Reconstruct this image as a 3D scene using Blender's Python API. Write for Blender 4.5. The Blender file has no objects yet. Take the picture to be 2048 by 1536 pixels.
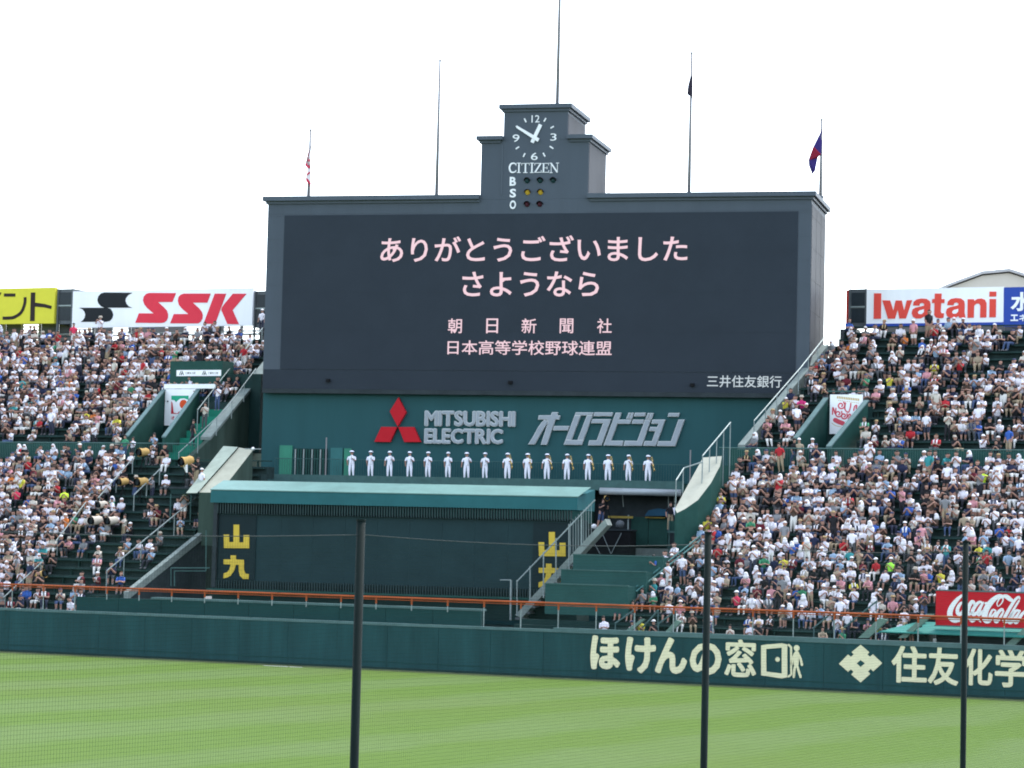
import bpy, math, random
import numpy as np
from mathutils import Vector, Matrix
from mathutils.geometry import tessellate_polygon
R = math.radians
random.seed(7)
scene = bpy.context.scene
COL = scene.collection
# ------------------------------------------------------------------ camera
CAM_Z = 7.0
PITCH, ROLL, FPX = math.atan(317/5040), math.radians(1.40), 5040.0
fw = Vector((0, math.cos(PITCH), math.sin(PITCH)))
up0 = Vector((0, -math.sin(PITCH), math.cos(PITCH)))
rt = Vector((1, 0, 0))*math.cos(ROLL) + up0*math.sin(ROLL)
up = up0*math.cos(ROLL) - Vector((1, 0, 0))*math.sin(ROLL)
CAM = Vector((0, 0, CAM_Z))
cam = bpy.data.cameras.new('camera')
cam.sensor_width = 36; cam.lens = FPX/2048*36; cam.clip_start = 0.5; cam.clip_end = 3000
camo = bpy.data.objects.new('camera', cam); COL.objects.link(camo)
m = Matrix((rt, up, -fw)).transposed().to_4x4(); m.translation = CAM
camo.matrix_world = m
scene.camera = camo
# ------------------------------------------------------------------ sky and sun
SUN_EL, SUN_AZ = R(58), R(38)        # azimuth clockwise from +Y (behind the scoreboard, to the right)
world = bpy.data.worlds.new('World'); scene.world = world; world.use_nodes = True
nt = world.node_tree; nt.nodes.clear()
sky = nt.nodes.new('ShaderNodeTexSky'); sky.sky_type = 'NISHITA'; sky.sun_disc = False
sky.sun_elevation = SUN_EL; sky.sun_rotation = SUN_AZ; sky.air_density = 1.0; sky.dust_density = 1.2; sky.ozone_density = 1.0
hs = nt.nodes.new('ShaderNodeHueSaturation'); hs.inputs['Saturation'].default_value = 0.55
bg = nt.nodes.new('ShaderNodeBackground'); bg.inputs['Strength'].default_value = 0.15
wo = nt.nodes.new('ShaderNodeOutputWorld')
nt.links.new(sky.outputs[0], hs.inputs['Color']); nt.links.new(hs.outputs[0], bg.inputs[0]); nt.links.new(bg.outputs[0], wo.inputs[0])
sd = bpy.data.lights.new('sun', 'SUN'); sd.energy = 0.9; sd.angle = R(12); sd.color = (1, .97, .92)
so = bpy.data.objects.new('sun', sd); COL.objects.link(so)
sdir = Vector((math.sin(SUN_AZ)*math.cos(SUN_EL), math.cos(SUN_AZ)*math.cos(SUN_EL), math.sin(SUN_EL)))
so.rotation_euler = sdir.to_track_quat('Z', 'Y').to_euler()
scene.view_settings.view_transform = 'Standard'; scene.view_settings.look = 'None'
scene.view_settings.gamma = 1; scene.view_settings.use_curve_mapping = False
scene.view_settings.exposure = 2.15
scene.render.engine = 'CYCLES'; scene.cycles.filter_width = 1.9
# ------------------------------------------------------------------ projection helpers (photo pixels -> points on real planes)
def ray(px, py):
    return (rt*((px-1024)/FPX) + up*((768-py)/FPX) + fw)
def hit(px, py, n, c):                      # plane n.x = c
    d = ray(px, py); t = (c - n.dot(CAM))/n.dot(d); return CAM + d*t
class Frame:
    """vertical plane: u along it (to the right), z up, w out of it towards the field"""
    def __init__(s, px, Z, yaw, O=None):
        s.a = Vector((math.cos(yaw), -math.sin(yaw), 0)); s.n = Vector((-math.sin(yaw), -math.cos(yaw), 0))
        if O is None: O = Vector(((px-1024)/FPX*Z, Z, 0))
        s.O = O; s.yaw = yaw
    def W(s, u, z, w=0): return s.O + s.a*u + s.n*w + Vector((0, 0, z))
    def uz(s, px, py, w=0):
        p = hit(px, py, s.n, s.n.dot(s.O)+w); return ((p-s.O).dot(s.a), p.z)
    def loc(s, p): q = p - s.O; return (q.dot(s.a), p.z, q.dot(s.n))
    def off(s, w): return Frame(0, 0, s.yaw, s.O + s.n*w)
YW = math.atan(.437)
FW = Frame(0, 0, YW, Vector((-29.9, 147, 0)))            # outfield wall
YB = R(14)
FB = Frame(1070, 162, YB)                                 # scoreboard face
FG = Frame(760, 146, YB)                                  # batter's eye house
# stand rakes: z as a function of depth d behind the wall
D0, ZL0, SL = 1.2, 1.9, .60
D1 = 17.6; ZWALK = 11.7; D2 = 19.6; ZU0, SU = 12.5, .60; D3 = 34.6
def zl(d): return ZL0 + SL*(d-D0)
def zu(d): return ZU0 + SU*(d-D2)
def rake(px, py, lvl='L', h=0.0):           # pixel -> (u, z, d) on the raked plane (+h)
    n = Vector((0, 0, 1)) + FW.n*(SL if lvl == 'L' else SU)
    c = (zl(0) if lvl == 'L' else zu(0)) + h + FW.n.dot(FW.O)*(SL if lvl == 'L' else SU)
    p = hit(px, py, n, c); u, z, w = FW.loc(p); return u, z, -w
def proj(p):
    q = p - CAM; Z = q.dot(fw); return 1024 + FPX*q.dot(rt)/Z, 768 - FPX*q.dot(up)/Z
# ------------------------------------------------------------------ materials
def lin(r, g, b):
    f = lambda c: (c/255/12.92) if c/255 <= .04045 else ((c/255+.055)/1.055)**2.4
    return (f(r), f(g), f(b))
MATS = {}
KEEP = {'white_paint': 1.12, 'cream_letter': .92, 'clock_white': .95, 'pole_white': .27, 'brass': .8, 'silver_plate': .9, 'yellow_sign': .86, 'red_letter': .95, 'warm_red_letter': .95, 'print_white': .95, 'drink_red': .8,
        'silver_letter': .85, 'silver_edge': .85, 'blue_sign': .8, 'orange_rail': .44, 'yellow_character': .72, 'red_diamond': .8, 'tan_camera_cover': .75, 'cream_camera_cover': .8, 'galvanised_rail': .75, 'beige_concrete': .58, 'cream_concrete': .50, 'stringer_concrete': .62, 'bright_green_stairs': .75, 'pale_door_green': .8, 'sage_strip': .62,
        'lit_pink_characters': .75, 'lit_white_characters': .75, 'flag_white': .9, 'flag_red': .8, 'flag_blue': .8, 'print_green': .8, 'print_orange': .85, 'print_red': .8, 'print_gold': .8, 'print_pinkred': .85, 'far_beige_wall': .9, 'lit_amber_lamp': .6}
def mat(name, col, rough=.6, metal=0, var=.18, scale=1.2, emit=0, spec=.1, bump=0, streak=False):
    if name in MATS: return MATS[name]
    kf = KEEP.get(name, .47); col = tuple(c*kf for c in col)
    m = bpy.data.materials.new(name); m.use_nodes = True; n = m.node_tree; b = n.nodes['Principled BSDF']
    b.inputs['Roughness'].default_value = rough; b.inputs['Metallic'].default_value = metal
    b.inputs['Specular IOR Level'].default_value = spec
    if var:
        tc = n.nodes.new('ShaderNodeTexCoord'); mp = n.nodes.new('ShaderNodeMapping')
        if streak: mp.inputs['Scale'].default_value = (1, 1, .12)
        nz = n.nodes.new('ShaderNodeTexNoise'); nz.inputs['Scale'].default_value = scale; nz.inputs['Detail'].default_value = 6
        nz.inputs['Roughness'].default_value = .7
        mr = n.nodes.new('ShaderNodeMapRange'); mr.inputs[1].default_value = .3; mr.inputs[2].default_value = .7
        mr.inputs[3].default_value = 1-var; mr.inputs[4].default_value = 1+var
        mx = n.nodes.new('ShaderNodeMix'); mx.data_type = 'RGBA'; mx.blend_type = 'MULTIPLY'; mx.inputs[0].default_value = 1
        mx.inputs[6].default_value = (*col, 1)
        n.links.new(tc.outputs['Object'], mp.inputs[0]); n.links.new(mp.outputs[0], nz.inputs['Vector'])
        n.links.new(nz.outputs[0], mr.inputs[0]); n.links.new(mr.outputs[0], mx.inputs[7]); n.links.new(mx.outputs[2], b.inputs['Base Color'])
        if bump:
            bp = n.nodes.new('ShaderNodeBump'); bp.inputs['Strength'].default_value = bump; bp.inputs['Distance'].default_value = .05
            n.links.new(nz.outputs[0], bp.inputs['Height']); n.links.new(bp.outputs[0], b.inputs['Normal'])
    else: b.inputs['Base Color'].default_value = (*col, 1)
    if emit and not var: b.inputs['Base Color'].default_value = (.02, .02, .025, 1)
    if emit: b.inputs['Emission Color'].default_value = (*col, 1); b.inputs['Emission Strength'].default_value = emit
    MATS[name] = m; return m
M_wall = mat('outfield_padding_green', (.025, .105, .115), .55, var=.25, scale=.9, streak=True)
M_wall2 = mat('second_wall_green', (.020, .095, .095), .6, var=.12, scale=.6)
M_cap = mat('wall_cap_pale', (.15, .27, .275), .5, var=.15)
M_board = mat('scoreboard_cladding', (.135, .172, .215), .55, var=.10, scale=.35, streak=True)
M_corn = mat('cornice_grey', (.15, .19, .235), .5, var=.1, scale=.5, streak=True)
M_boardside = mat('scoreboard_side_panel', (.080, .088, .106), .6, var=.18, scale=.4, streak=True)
M_screen = mat('screen_face', (.050, .068, .092), .6, var=.08, scale=.3)
M_bgreen = mat('base_wall_green', (.040, .150, .165), .6, var=.08, scale=.5, streak=True)
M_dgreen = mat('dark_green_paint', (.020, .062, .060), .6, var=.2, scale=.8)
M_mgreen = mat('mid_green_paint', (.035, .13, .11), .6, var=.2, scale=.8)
M_bright = mat('bright_green_stairs', (.02, .22, .15), .6, var=.2, scale=1)
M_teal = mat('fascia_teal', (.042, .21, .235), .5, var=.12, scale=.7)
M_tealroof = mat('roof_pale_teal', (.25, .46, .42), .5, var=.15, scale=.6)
M_conc = mat('stand_step_dark', (.045, .085, .083), .8, var=.35, scale=1.5)
M_bench = mat('bench_green', (.030, .088, .080), .5, var=.3, scale=2)
M_steel = mat('galvanised_rail', (.30, .36, .36), .45, .3, var=.15, scale=2)
M_rail_g = mat('green_rail', (.10, .22, .21), .5, var=.15, scale=2)
M_orange = mat('orange_rail', (.68, .16, .05), .5, var=.15, scale=1)
M_white = mat('white_paint', (.72, .74, .76), .5, var=.06, scale=.4, streak=True)
M_grey = mat('grey_metal', (.20, .23, .25), .5, .2, var=.2, scale=.8)
M_dgrey = mat('dark_grey', (.06, .08, .09), .7, var=.25, scale=1)
M_black = mat('matt_black', (.015, .017, .02), .7, var=.2)
M_stringer = mat('stringer_concrete', (.28, .34, .32), .8, var=.22, scale=1.5)
M_beige = mat('beige_concrete', (.50, .52, .42), .8, var=.15, scale=.8)
M_cream = mat('cream_concrete', (.60, .62, .52), .8, var=.15, scale=.8)
M_sidegreen = mat('stained_side_wall', (.085, .14, .115), .8, var=.35, scale=.7, streak=True)
M_door = mat('pale_door_green', (.05, .24, .16), .6, var=.1)
M_sage = mat('sage_strip', (.42, .50, .42), .8, var=.15)
M_barrier = mat('barrier_yellow', (.55, .42, .10), .6, var=.2)
M_yellow = mat('yellow_sign', (.70, .66, .06), .5, var=.05)
M_yel2 = mat('yellow_character', (.72, .52, .07), .5, var=.1)
M_brown = mat('dark_brown_letter', (.06, .045, .045), .6, var=.05)
M_charcoal = mat('charcoal_emblem', (.035, .042, .05), .6, var=.05)
M_red = mat('red_letter', (.70, .045, .075), .45, var=.05)
M_red2 = mat('warm_red_letter', (.72, .075, .055), .45, var=.05)
M_dia = mat('red_diamond', (.50, .010, .022), .4, var=.05)
M_silver = mat('silver_letter', (.30, .34, .38), .45, .1, var=.1)
M_silver_e = mat('silver_edge', (.58, .62, .64), .4, .1, var=.05)
M_blue = mat('blue_sign', (.035, .085, .42), .45, var=.05)
M_drink = mat('drink_red', (.55, .012, .025), .4, var=.06)
M_ink = mat('cream_letter', (.72, .68, .46), .6, var=.08, scale=2)
M_pinkled = mat('lit_pink_characters', (1.30, .93, 1.03), .6, var=0, emit=.215)
M_whiteled = mat('lit_white_characters', (1.05, 1.22, 1.32), .6, var=0, emit=.16)
M_clockw = mat('clock_white', (.75, .78, .80), .5, var=.04)
M_pole = mat('pole_white', (.78, .76, .78), .4, var=.08)
M_lampg = mat('unlit_green_lamp', (.02, .07, .075), .3, var=.1)
M_lampy = mat('lit_amber_lamp', (.42, .30, .03), .4, var=.1, emit=.1)
M_lampr = mat('unlit_red_lamp', (.10, .025, .04), .3, var=.1)
M_gold = mat('brass', (.75, .52, .18), .25, .8, var=.1)
M_chrome = mat('silver_plate', (.75, .76, .78), .25, .6, var=.1)
M_tan = mat('tan_camera_cover', (.58, .38, .14), .8, var=.2, scale=4)
M_tarp = mat('blue_tarpaulin', (.03, .14, .25), .5, var=.2)
M_glass = mat('dark_window', (.05, .07, .085), .2, var=.3, scale=.5)
M_building = mat('far_beige_wall', (.62, .58, .50), .8, var=.08, scale=.1)
# ------------------------------------------------------------------ mesh builder
class MB:
    def __init__(s): s.v = []; s.f = []
    def poly(s, pts): i = len(s.v); s.v += [Vector(p) for p in pts]; s.f.append(tuple(range(i, i+len(pts)))); return s
    def hexa(s, p):                         # 8 points: bottom 0-3, top 4-7
        i = len(s.v); s.v += [Vector(q) for q in p]
        for f in ((0, 3, 2, 1), (4, 5, 6, 7), (0, 1, 5, 4), (1, 2, 6, 5), (2, 3, 7, 6), (3, 0, 4, 7)): s.f.append(tuple(i+k for k in f))
        return s
    def box(s, F, u0, u1, z0, z1, w0, w1):
        return s.hexa([F.W(u0, z0, w1), F.W(u1, z0, w1), F.W(u1, z0, w0), F.W(u0, z0, w0), F.W(u0, z1, w1), F.W(u1, z1, w1), F.W(u1, z1, w0), F.W(u0, z1, w0)])
    def tube(s, p0, p1, r, n=6, r1=None, cap=True):
        p0 = Vector(p0); p1 = Vector(p1); d = (p1-p0).normalized(); r1 = r if r1 is None else r1
        a = d.orthogonal().normalized(); b = d.cross(a); i = len(s.v)
        for p, rr in ((p0, r), (p1, r1)):
            for k in range(n): t = 2*math.pi*k/n; s.v.append(p + (a*math.cos(t)+b*math.sin(t))*rr)
        for k in range(n): s.f.append((i+k, i+(k+1) % n, i+n+(k+1) % n, i+n+k))
        if cap: s.f.append(tuple(i+k for k in range(n-1, -1, -1))); s.f.append(tuple(i+n+k for k in range(n)))
        return s
    def prism(s, F, uz, w0, w1):            # outline in the plane given thickness (w1 nearer the field)
        tris = tessellate_polygon([[Vector((u, z, 0)) for u, z in uz]]); n = len(uz); i = len(s.v)
        s.v += [F.W(u, z, w1) for u, z in uz] + [F.W(u, z, w0) for u, z in uz]
        for t in tris: s.f.append(tuple(i+k for k in t)); s.f.append(tuple(i+n+k for k in reversed(t)))
        for k in range(n): s.f.append((i+k, i+(k+1) % n, i+n+(k+1) % n, i+n+k))
        return s
    def ppx(s, F, px, w0, w1, ox=0, oy=0, sc=1.0):       # outline read off the photograph, on the plane at w1
        return s.prism(F, [F.uz(ox+x/sc, oy+y/sc, w1) for x, y in px], w0, w1)
    def ball(s, c, rx, ry=None, rz=None, nu=8, nv=6, zmin=-2):
        ry = ry or rx; rz = rz or rx; i = len(s.v); c = Vector(c); rows = []
        for a in range(nv+1):
            ph = math.pi*a/nv
            if math.cos(ph) < zmin: break
            rows.append(len(s.v))
            for k in range(nu): t = 2*math.pi*k/nu; s.v.append(c + Vector((rx*math.sin(ph)*math.cos(t), ry*math.sin(ph)*math.sin(t), rz*math.cos(ph))))
        for a in range(len(rows)-1):
            for k in range(nu): s.f.append((rows[a]+k, rows[a+1]+k, rows[a+1]+(k+1) % nu, rows[a]+(k+1) % nu))
        return s
    def disc(s, F, u, z, w0, w1, r, n=20): return s.prism(F, [(u+r*math.cos(2*math.pi*k/n), z+r*math.sin(2*math.pi*k/n)) for k in range(n)], w0, w1)
    def stroke(s, F, pts, wd, w0, w1, smooth=True, cap=True, wd1=None):   # pts in (u,z); ribbon with round ends
        P = [Vector((a, b)) for a, b in pts]
        if smooth and len(P) > 2:
            Q = []
            for i in range(len(P)-1):
                p0 = P[max(i-1, 0)]; p1 = P[i]; p2 = P[i+1]; p3 = P[min(i+2, len(P)-1)]
                for k in range(5):
                    t = k/5; Q.append(.5*((2*p1)+(p2-p0)*t+(2*p0-5*p1+4*p2-p3)*t*t+(3*p1-p0-3*p2+p3)*t**3))
            Q.append(P[-1]); P = Q
        L = []; Rr = []; n = len(P)
        for i in range(n):
            d = (P[min(i+1, n-1)]-P[max(i-1, 0)]); d = d.normalized() if d.length > 1e-9 else Vector((1, 0)); nn = Vector((-d.y, d.x))
            w = wd/2 if wd1 is None else (wd+(wd1-wd)*math.sin(math.pi*i/(n-1)))/2
            if not smooth and 0 < i < n-1:
                d1 = (P[i]-P[i-1]).normalized(); d2 = (P[i+1]-P[i]).normalized(); nn = Vector((-(d1+d2).y, (d1+d2).x)).normalized()
                w = w/max(.35, nn.dot(Vector((-d1.y, d1.x))))
            L.append(P[i]+nn*w); Rr.append(P[i]-nn*w)
        w = wd/2
        if cap:
            d = (P[-1]-P[-2]).normalized(); a0 = math.atan2(d.x, -d.y)
            e1 = [P[-1]+Vector((math.cos(a0-math.pi*k/6), math.sin(a0-math.pi*k/6)))*w for k in range(1, 6)]
            d = (P[0]-P[1]).normalized(); a0 = math.atan2(d.x, -d.y)
            e0 = [P[0]+Vector((math.cos(a0-math.pi*k/6), math.sin(a0-math.pi*k/6)))*w for k in range(1, 6)]
        else: e1 = []; e0 = []
        # strip of quads + caps (robust for curls)
        i = len(s.v)
        for j in range(n): s.v += [F.W(*L[j], w1), F.W(*Rr[j], w1), F.W(*L[j], w0), F.W(*Rr[j], w0)]
        for j in range(n-1):
            b = i+4*j; s.f += [(b, b+1, b+5, b+4), (b, b+4, b+6, b+2), (b+1, b+3, b+7, b+5)]
        s.f += [(i, i+2, i+3, i+1), (i+4*n-4, i+4*n-3, i+4*n-1, i+4*n-2)]
        if cap:
            s.prism(F, [tuple(L[-1])]+[tuple(q) for q in e1]+[tuple(Rr[-1])], w0, w1); s.prism(F, [tuple(Rr[0])]+[tuple(q) for q in e0]+[tuple(L[0])], w0, w1)
        return s
    def spx(s, F, px, wd, w0, w1, ox=0, oy=0, sc=1.0, **k): return s.stroke(F, [F.uz(ox+x/sc, oy+y/sc, w1) for x, y in px], wd, w0, w1, **k)
    def build(s, name, material, parent=None, smooth=False):
        o0 = WORLD_LOC.get(parent.name, Vector()) if parent else Vector()
        if parent is None:
            xs = [v for v in s.v]; o0 = sum(xs, Vector())/len(xs); o0.z = min(v.z for v in xs)
        me = bpy.data.meshes.new(name); me.from_pydata([v-o0 for v in s.v], [], s.f); me.materials.append(material)
        if smooth: me.polygons.foreach_set('use_smooth', [True]*len(me.polygons))
        me.update()
        o = bpy.data.objects.new(name, me); COL.objects.link(o)
        if parent: o.parent = parent; WORLD_LOC[o.name] = WORLD_LOC[parent.name]
        else: o.location = o0; WORLD_LOC[o.name] = o0.copy()
        return o
WORLD_LOC = {}
def tag(o, label=None, cat=None, group=None, kind=None):
    if label: o['label'] = label
    if cat: o['category'] = cat
    if group: o['group'] = group
    if kind: o['kind'] = kind
    return o
def thing(name, label, cat, loc, group=None):
    o = bpy.data.objects.new(name, None); COL.objects.link(o); o.location = loc; o.empty_display_size = .3
    WORLD_LOC[o.name] = Vector(loc); return tag(o, label, cat, group)
_tc = {}
def textmesh(s, off):
    if (s, off) in _tc: return _tc[(s, off)]
    c = bpy.data.curves.new('t', 'FONT'); c.body = s; c.offset = off; c.resolution_u = 3
    o = bpy.data.objects.new('t', c); COL.objects.link(o); bpy.context.view_layer.update()
    me = bpy.data.meshes.new_from_object(o.evaluated_get(bpy.context.evaluated_depsgraph_get()))
    v = [(q.co.x, q.co.y) for q in me.vertices]; f = [tuple(p.vertices) for p in me.polygons]
    bpy.data.objects.remove(o); bpy.data.curves.remove(c); bpy.data.meshes.remove(me)
    _tc[(s, off)] = (v, f); return v, f
def text(mb, F, s, box, w0, w1, off=0.0, shear=0.0, fat=0.0):    # glyphs as solid letters filling a photo-pixel box (x0,y0,x1,y1)
    v, f = textmesh(s, off); x0, y0, x1, y1 = box
    u0 = F.uz(x0, (y0+y1)/2, w1)[0]; u1 = F.uz(x1, (y0+y1)/2, w1)[0]; z1 = F.uz((x0+x1)/2, y0, w1)[1]; z0 = F.uz((x0+x1)/2, y1, w1)[1]
    if fat:                                  # bolder weight: the glyph thickened by a ring of copies, each a hair deeper
        N = 12; e = (w1-w0)*.012
        for k in range(N):
            t = 2*math.pi*k/N; du, dz = fat*math.cos(t), fat*math.sin(t); _glyph(mb, F, v, f, (u0+fat+du, u1-fat+du, z0+fat+dz, z1-fat+dz), w0, w1-e*(k+1), shear)
        return _glyph(mb, F, v, f, (u0+fat, u1-fat, z0+fat, z1-fat), w0, w1, shear)
    return _glyph(mb, F, v, f, (u0, u1, z0, z1), w0, w1, shear)
def _glyph(mb, F, v, f, bx, w0, w1, shear):
    u0, u1, z0, z1 = bx
    a0 = min(p[0] for p in v); a1 = max(p[0] for p in v); b0 = min(p[1] for p in v); b1 = max(p[1] for p in v)
    i = len(mb.v); n = len(v)
    uz = [(u0+(x-a0)/(a1-a0)*(u1-u0)+shear*(y-b0)/(b1-b0), z0+(y-b0)/(b1-b0)*(z1-z0)) for x, y in v]
    mb.v += [F.W(u, z, w1) for u, z in uz]+[F.W(u, z, w0) for u, z in uz]
    edges = {}
    for q in f:
        mb.f.append(tuple(i+k for k in q))
        for a, b in zip(q, q[1:]+q[:1]): edges[(a, b)] = 1
    for (a, b) in edges:
        if (b, a) not in edges: mb.f.append((i+a, i+n+a, i+n+b, i+b))
    return mb
def rail_line(root, pts, posts, r=.03, rp=.028, matl=None, down=1.1, name='handrail'):
    """handrail through world points, with posts dropping to the floor"""
    matl = matl or M_steel; mb = MB()
    for a, b in zip(pts, pts[1:]): mb.tube(a, b, r)
    mb.build(name, matl, root)
    L = [(b-a).length for a, b in zip(pts, pts[1:])]; T = sum(L)
    for k in range(posts):
        s = T*(k+.02)/(posts-1) if k < posts-1 else T*.995
        for j, l in enumerate(L):
            if s <= l or j == len(L)-1: p = pts[j].lerp(pts[j+1], min(1, s/l)); break
            s -= l
        MB().tube(p, p-Vector((0, 0, down if not callable(down) else down(p))), rp).build('post', matl, root)
# ------------------------------------------------------------------ ground
def grass_mat():
    m = bpy.data.materials.new('mown_grass'); m.use_nodes = True; n = m.node_tree; b = n.nodes['Principled BSDF']
    N = n.nodes.new; L = n.links.new
    b.inputs['Roughness'].default_value = .8; b.inputs['Specular IOR Level'].default_value = .02
    g = N('ShaderNodeNewGeometry'); sep = N('ShaderNodeSeparateXYZ'); L(g.outputs['Position'], sep.inputs[0])
    nz = N('ShaderNodeTexNoise'); nz.inputs['Scale'].default_value = .09; nz.inputs['Detail'].default_value = 3; L(g.outputs['Position'], nz.inputs['Vector'])
    def mth(op, a, b2=None, c=None):
        q = N('ShaderNodeMath'); q.operation = op
        for i, x in enumerate((a, b2, c)):
            if x is None: continue
            if isinstance(x, (int, float)): q.inputs[i].default_value = x
            else: L(x, q.inputs[i])
        return q.outputs[0]
    q = mth('ADD', mth('MULTIPLY', sep.outputs[0], .861), mth('MULTIPLY', sep.outputs[1], -.508))
    q = mth('ADD', q, mth('MULTIPLY', nz.outputs[0], 6.0))
    s = mth('SINE', mth('MULTIPLY', q, 2*math.pi/9.6))
    s = mth('SMOOTH_MIN', mth('MULTIPLY_ADD', s, 1.1, .45), 1.0, .4)
    s = mth('MAXIMUM', s, 0.0)
    q2 = mth('ADD', mth('MULTIPLY', sep.outputs[0], .25), mth('MULTIPLY', sep.outputs[1], .97))
    s2 = mth('MULTIPLY_ADD', mth('SINE', mth('MULTIPLY', q2, 2*math.pi/13)), .12, .0)
    fac = mth('ADD', mth('MULTIPLY', s, .85), s2)
    nl = N('ShaderNodeTexNoise'); nl.inputs['Scale'].default_value = 1.4; nl.inputs['Detail'].default_value = 8; nl.inputs['Roughness'].default_value = .75; L(g.outputs['Position'], nl.inputs['Vector'])
    n3 = N('ShaderNodeTexNoise'); n3.inputs['Scale'].default_value = .035; n3.inputs['Detail'].default_value = 4; L(g.outputs['Position'], n3.inputs['Vector'])
    mx = N('ShaderNodeMix'); mx.data_type = 'RGBA'; mx.inputs[6].default_value = (.075, .125, .027, 1); mx.inputs[7].default_value = (.087, .133, .043, 1); L(fac, mx.inputs[0])
    mr = N('ShaderNodeMapRange'); mr.inputs[1].default_value = .3; mr.inputs[2].default_value = .7; mr.inputs[3].default_value = .93; mr.inputs[4].default_value = 1.07; L(nl.outputs[0], mr.inputs[0])
    m2 = N('ShaderNodeMix'); m2.data_type = 'RGBA'; m2.blend_type = 'MULTIPLY'; m2.inputs[0].default_value = 1; L(mx.outputs[2], m2.inputs[6]); L(mr.outputs[0], m2.inputs[7])
    m4 = N('ShaderNodeMix'); m4.data_type = 'RGBA'; L(mth('MULTIPLY_ADD', n3.outputs[0], 1.6, -.75), m4.inputs[0]); L(m2.outputs[2], m4.inputs[6]); m4.inputs[7].default_value = (.090, .120, .036, 1)
    L(m4.outputs[2], b.inputs['Base Color'])
    bp = N('ShaderNodeBump'); bp.inputs['Strength'].default_value = .15; bp.inputs['Distance'].default_value = .06; L(nl.outputs[0], bp.inputs['Height']); L(bp.outputs[0], b.inputs['Normal'])
    return m
M_grass = grass_mat()
def sheet(name, pts, m): o = MB().poly(pts).build(name, m); return tag(o, kind='structure')
sheet('grass_field', [(-700, -60, 0), (900, -60, 0), FW.W(900, 0, 1.2), FW.W(-900, 0, 1.2)], M_grass)
M_dirt = mat('warning_dirt', (.34, .33, .22), .9, var=.3, scale=1.2)
sheet('dirt_strip', [FW.W(-200, .004, 1.6), FW.W(300, .004, 1.6), FW.W(300, .004, 0), FW.W(-200, .004, 0)], mat('edge_turf', (.20, .25, .11), .9, var=.25, scale=.7))
sheet('ground', [(-2500, -1500, -.05), (2500, -1500, -.05), (2500, 3000, -.05), (-2500, 3000, -.05)], mat('city_ground', (.25, .25, .24), .9))
o = MB(); a = rake(1390, 1380)[0]
# short chalk mark at the foot of the wall
uc, _, _ = FW.loc(hit(556, 1334, Vector((0, 0, 1)), 0))
ch = MB().poly([FW.W(uc-1.2, .012, 1.9), FW.W(uc+1.2, .012, 1.9), FW.W(uc+1.2, .012, 2.05), FW.W(uc-1.2, .012, 2.05)]).build('chalk_mark', M_white); tag(ch, kind='structure')
# ------------------------------------------------------------------ outfield wall
HW = 2.5
w = thing('outfield_wall', 'long dark green padded outfield wall between the grass and the stands', 'wall', FW.W(20, 0))
UL, UR = -14, 78
pw = 3.05; k = 0; ustep = FW.uz(1107, 1258)[0]
while UL + k*pw < UR:
    u = UL+k*pw; MB().box(FW, u+.008, u+pw-.008, 0, HW-.14, -.35, 0).build('wall_panel', M_wall, w); k += 1
MB().box(FW, UL, ustep, HW-.138, HW, -.38, .03).build('wall_cap', M_cap, w)
MB().box(FW, ustep+.01, UR, HW-.138, HW+.10, -.38, .05).build('wall_cap', M_cap, w)
MB().box(FW, UL, UR, .38, .43, .002, .02).build('wall_seam', M_wall2, w)
MB().box(FW, UL, UR, .0, .12, .002, .05).build('kick_board', M_dgreen, w)
OX, OY, SC = 1140, 1180, 2.2555
def zb(x0, y0, x1, y1): return (OX+x0/SC, OY+y0/SC, OX+x1/SC, OY+y1/SC)
for ch_, bx_, of_ in (('ほ', (92, 206, 226, 360), .085), ('け', (249, 212, 386, 376), .085), ('ん', (384, 214, 528, 378), .085), ('の', (540, 236, 683, 386), .085), ('窓', (697, 222, 840, 393), .045),
                 ('住', (1450, 250, 1610, 420), .045), ('友', (1614, 258, 1752, 430), .045), ('化', (1778, 263, 1906, 432), .045), ('学', (1917, 266, 2062, 440), .045)):
    text(MB(), FW, ch_, zb(*bx_), .002, .035, 0, 0, of_).build('letter', M_ink, w)
E = (.002, .035)
K = dict(ox=OX, oy=OY, sc=SC)
door = MB()
for q in ([(862, 250), (885, 246), (885, 388), (862, 385)], [(885, 246), (955, 240), (955, 260), (885, 266)], [(955, 240), (980, 246), (980, 394), (955, 399)], [(885, 368), (955, 377), (955, 399), (885, 388)]): door.ppx(FW, q, *E, **K)
door.spx(FW, [(986, 248), (997, 258), (998, 380), (986, 390)], .10, *E, smooth=False, **K)
u_, z_ = FW.uz(OX+937/SC, OY+313/SC); door.disc(FW, u_, z_, .002, .035, .12)
door.build('door_emblem', M_ink, w)
fg = MB(); u_, z_ = FW.uz(OX+1023/SC, OY+262/SC); fg.disc(FW, u_, z_, .002, .035, .15)
fg.spx(FW, [(1022, 286), (1020, 334)], .26, .002, .036, **K)
for s_ in ([(1018, 335), (1012, 360), (1009, 392)], [(1023, 335), (1030, 362), (1040, 392)], [(1012, 290), (1005, 312), (999, 335)], [(1030, 290), (1040, 312), (1046, 338)]): fg.spx(FW, s_, .12, .002, .035, **K)
fg.build('walking_figure_emblem', M_ink, w)
em = MB().ppx(FW, [(1311, 247), (1350, 281), (1341, 291), (1353, 301), (1366, 290), (1408, 330), (1368, 367), (1356, 356), (1344, 367), (1354, 379), (1311, 417), (1268, 381), (1279, 369), (1267, 358), (1254, 369), (1213, 333), (1254, 291), (1267, 302), (1280, 290), (1270, 280)], *E, **K).build('crest_emblem', M_ink, w)
MB().ppx(FW, [(1311, 316), (1330, 331), (1311, 347), (1293, 331)], .036, .04, **K).build('crest_centre', M_wall, w)
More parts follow.
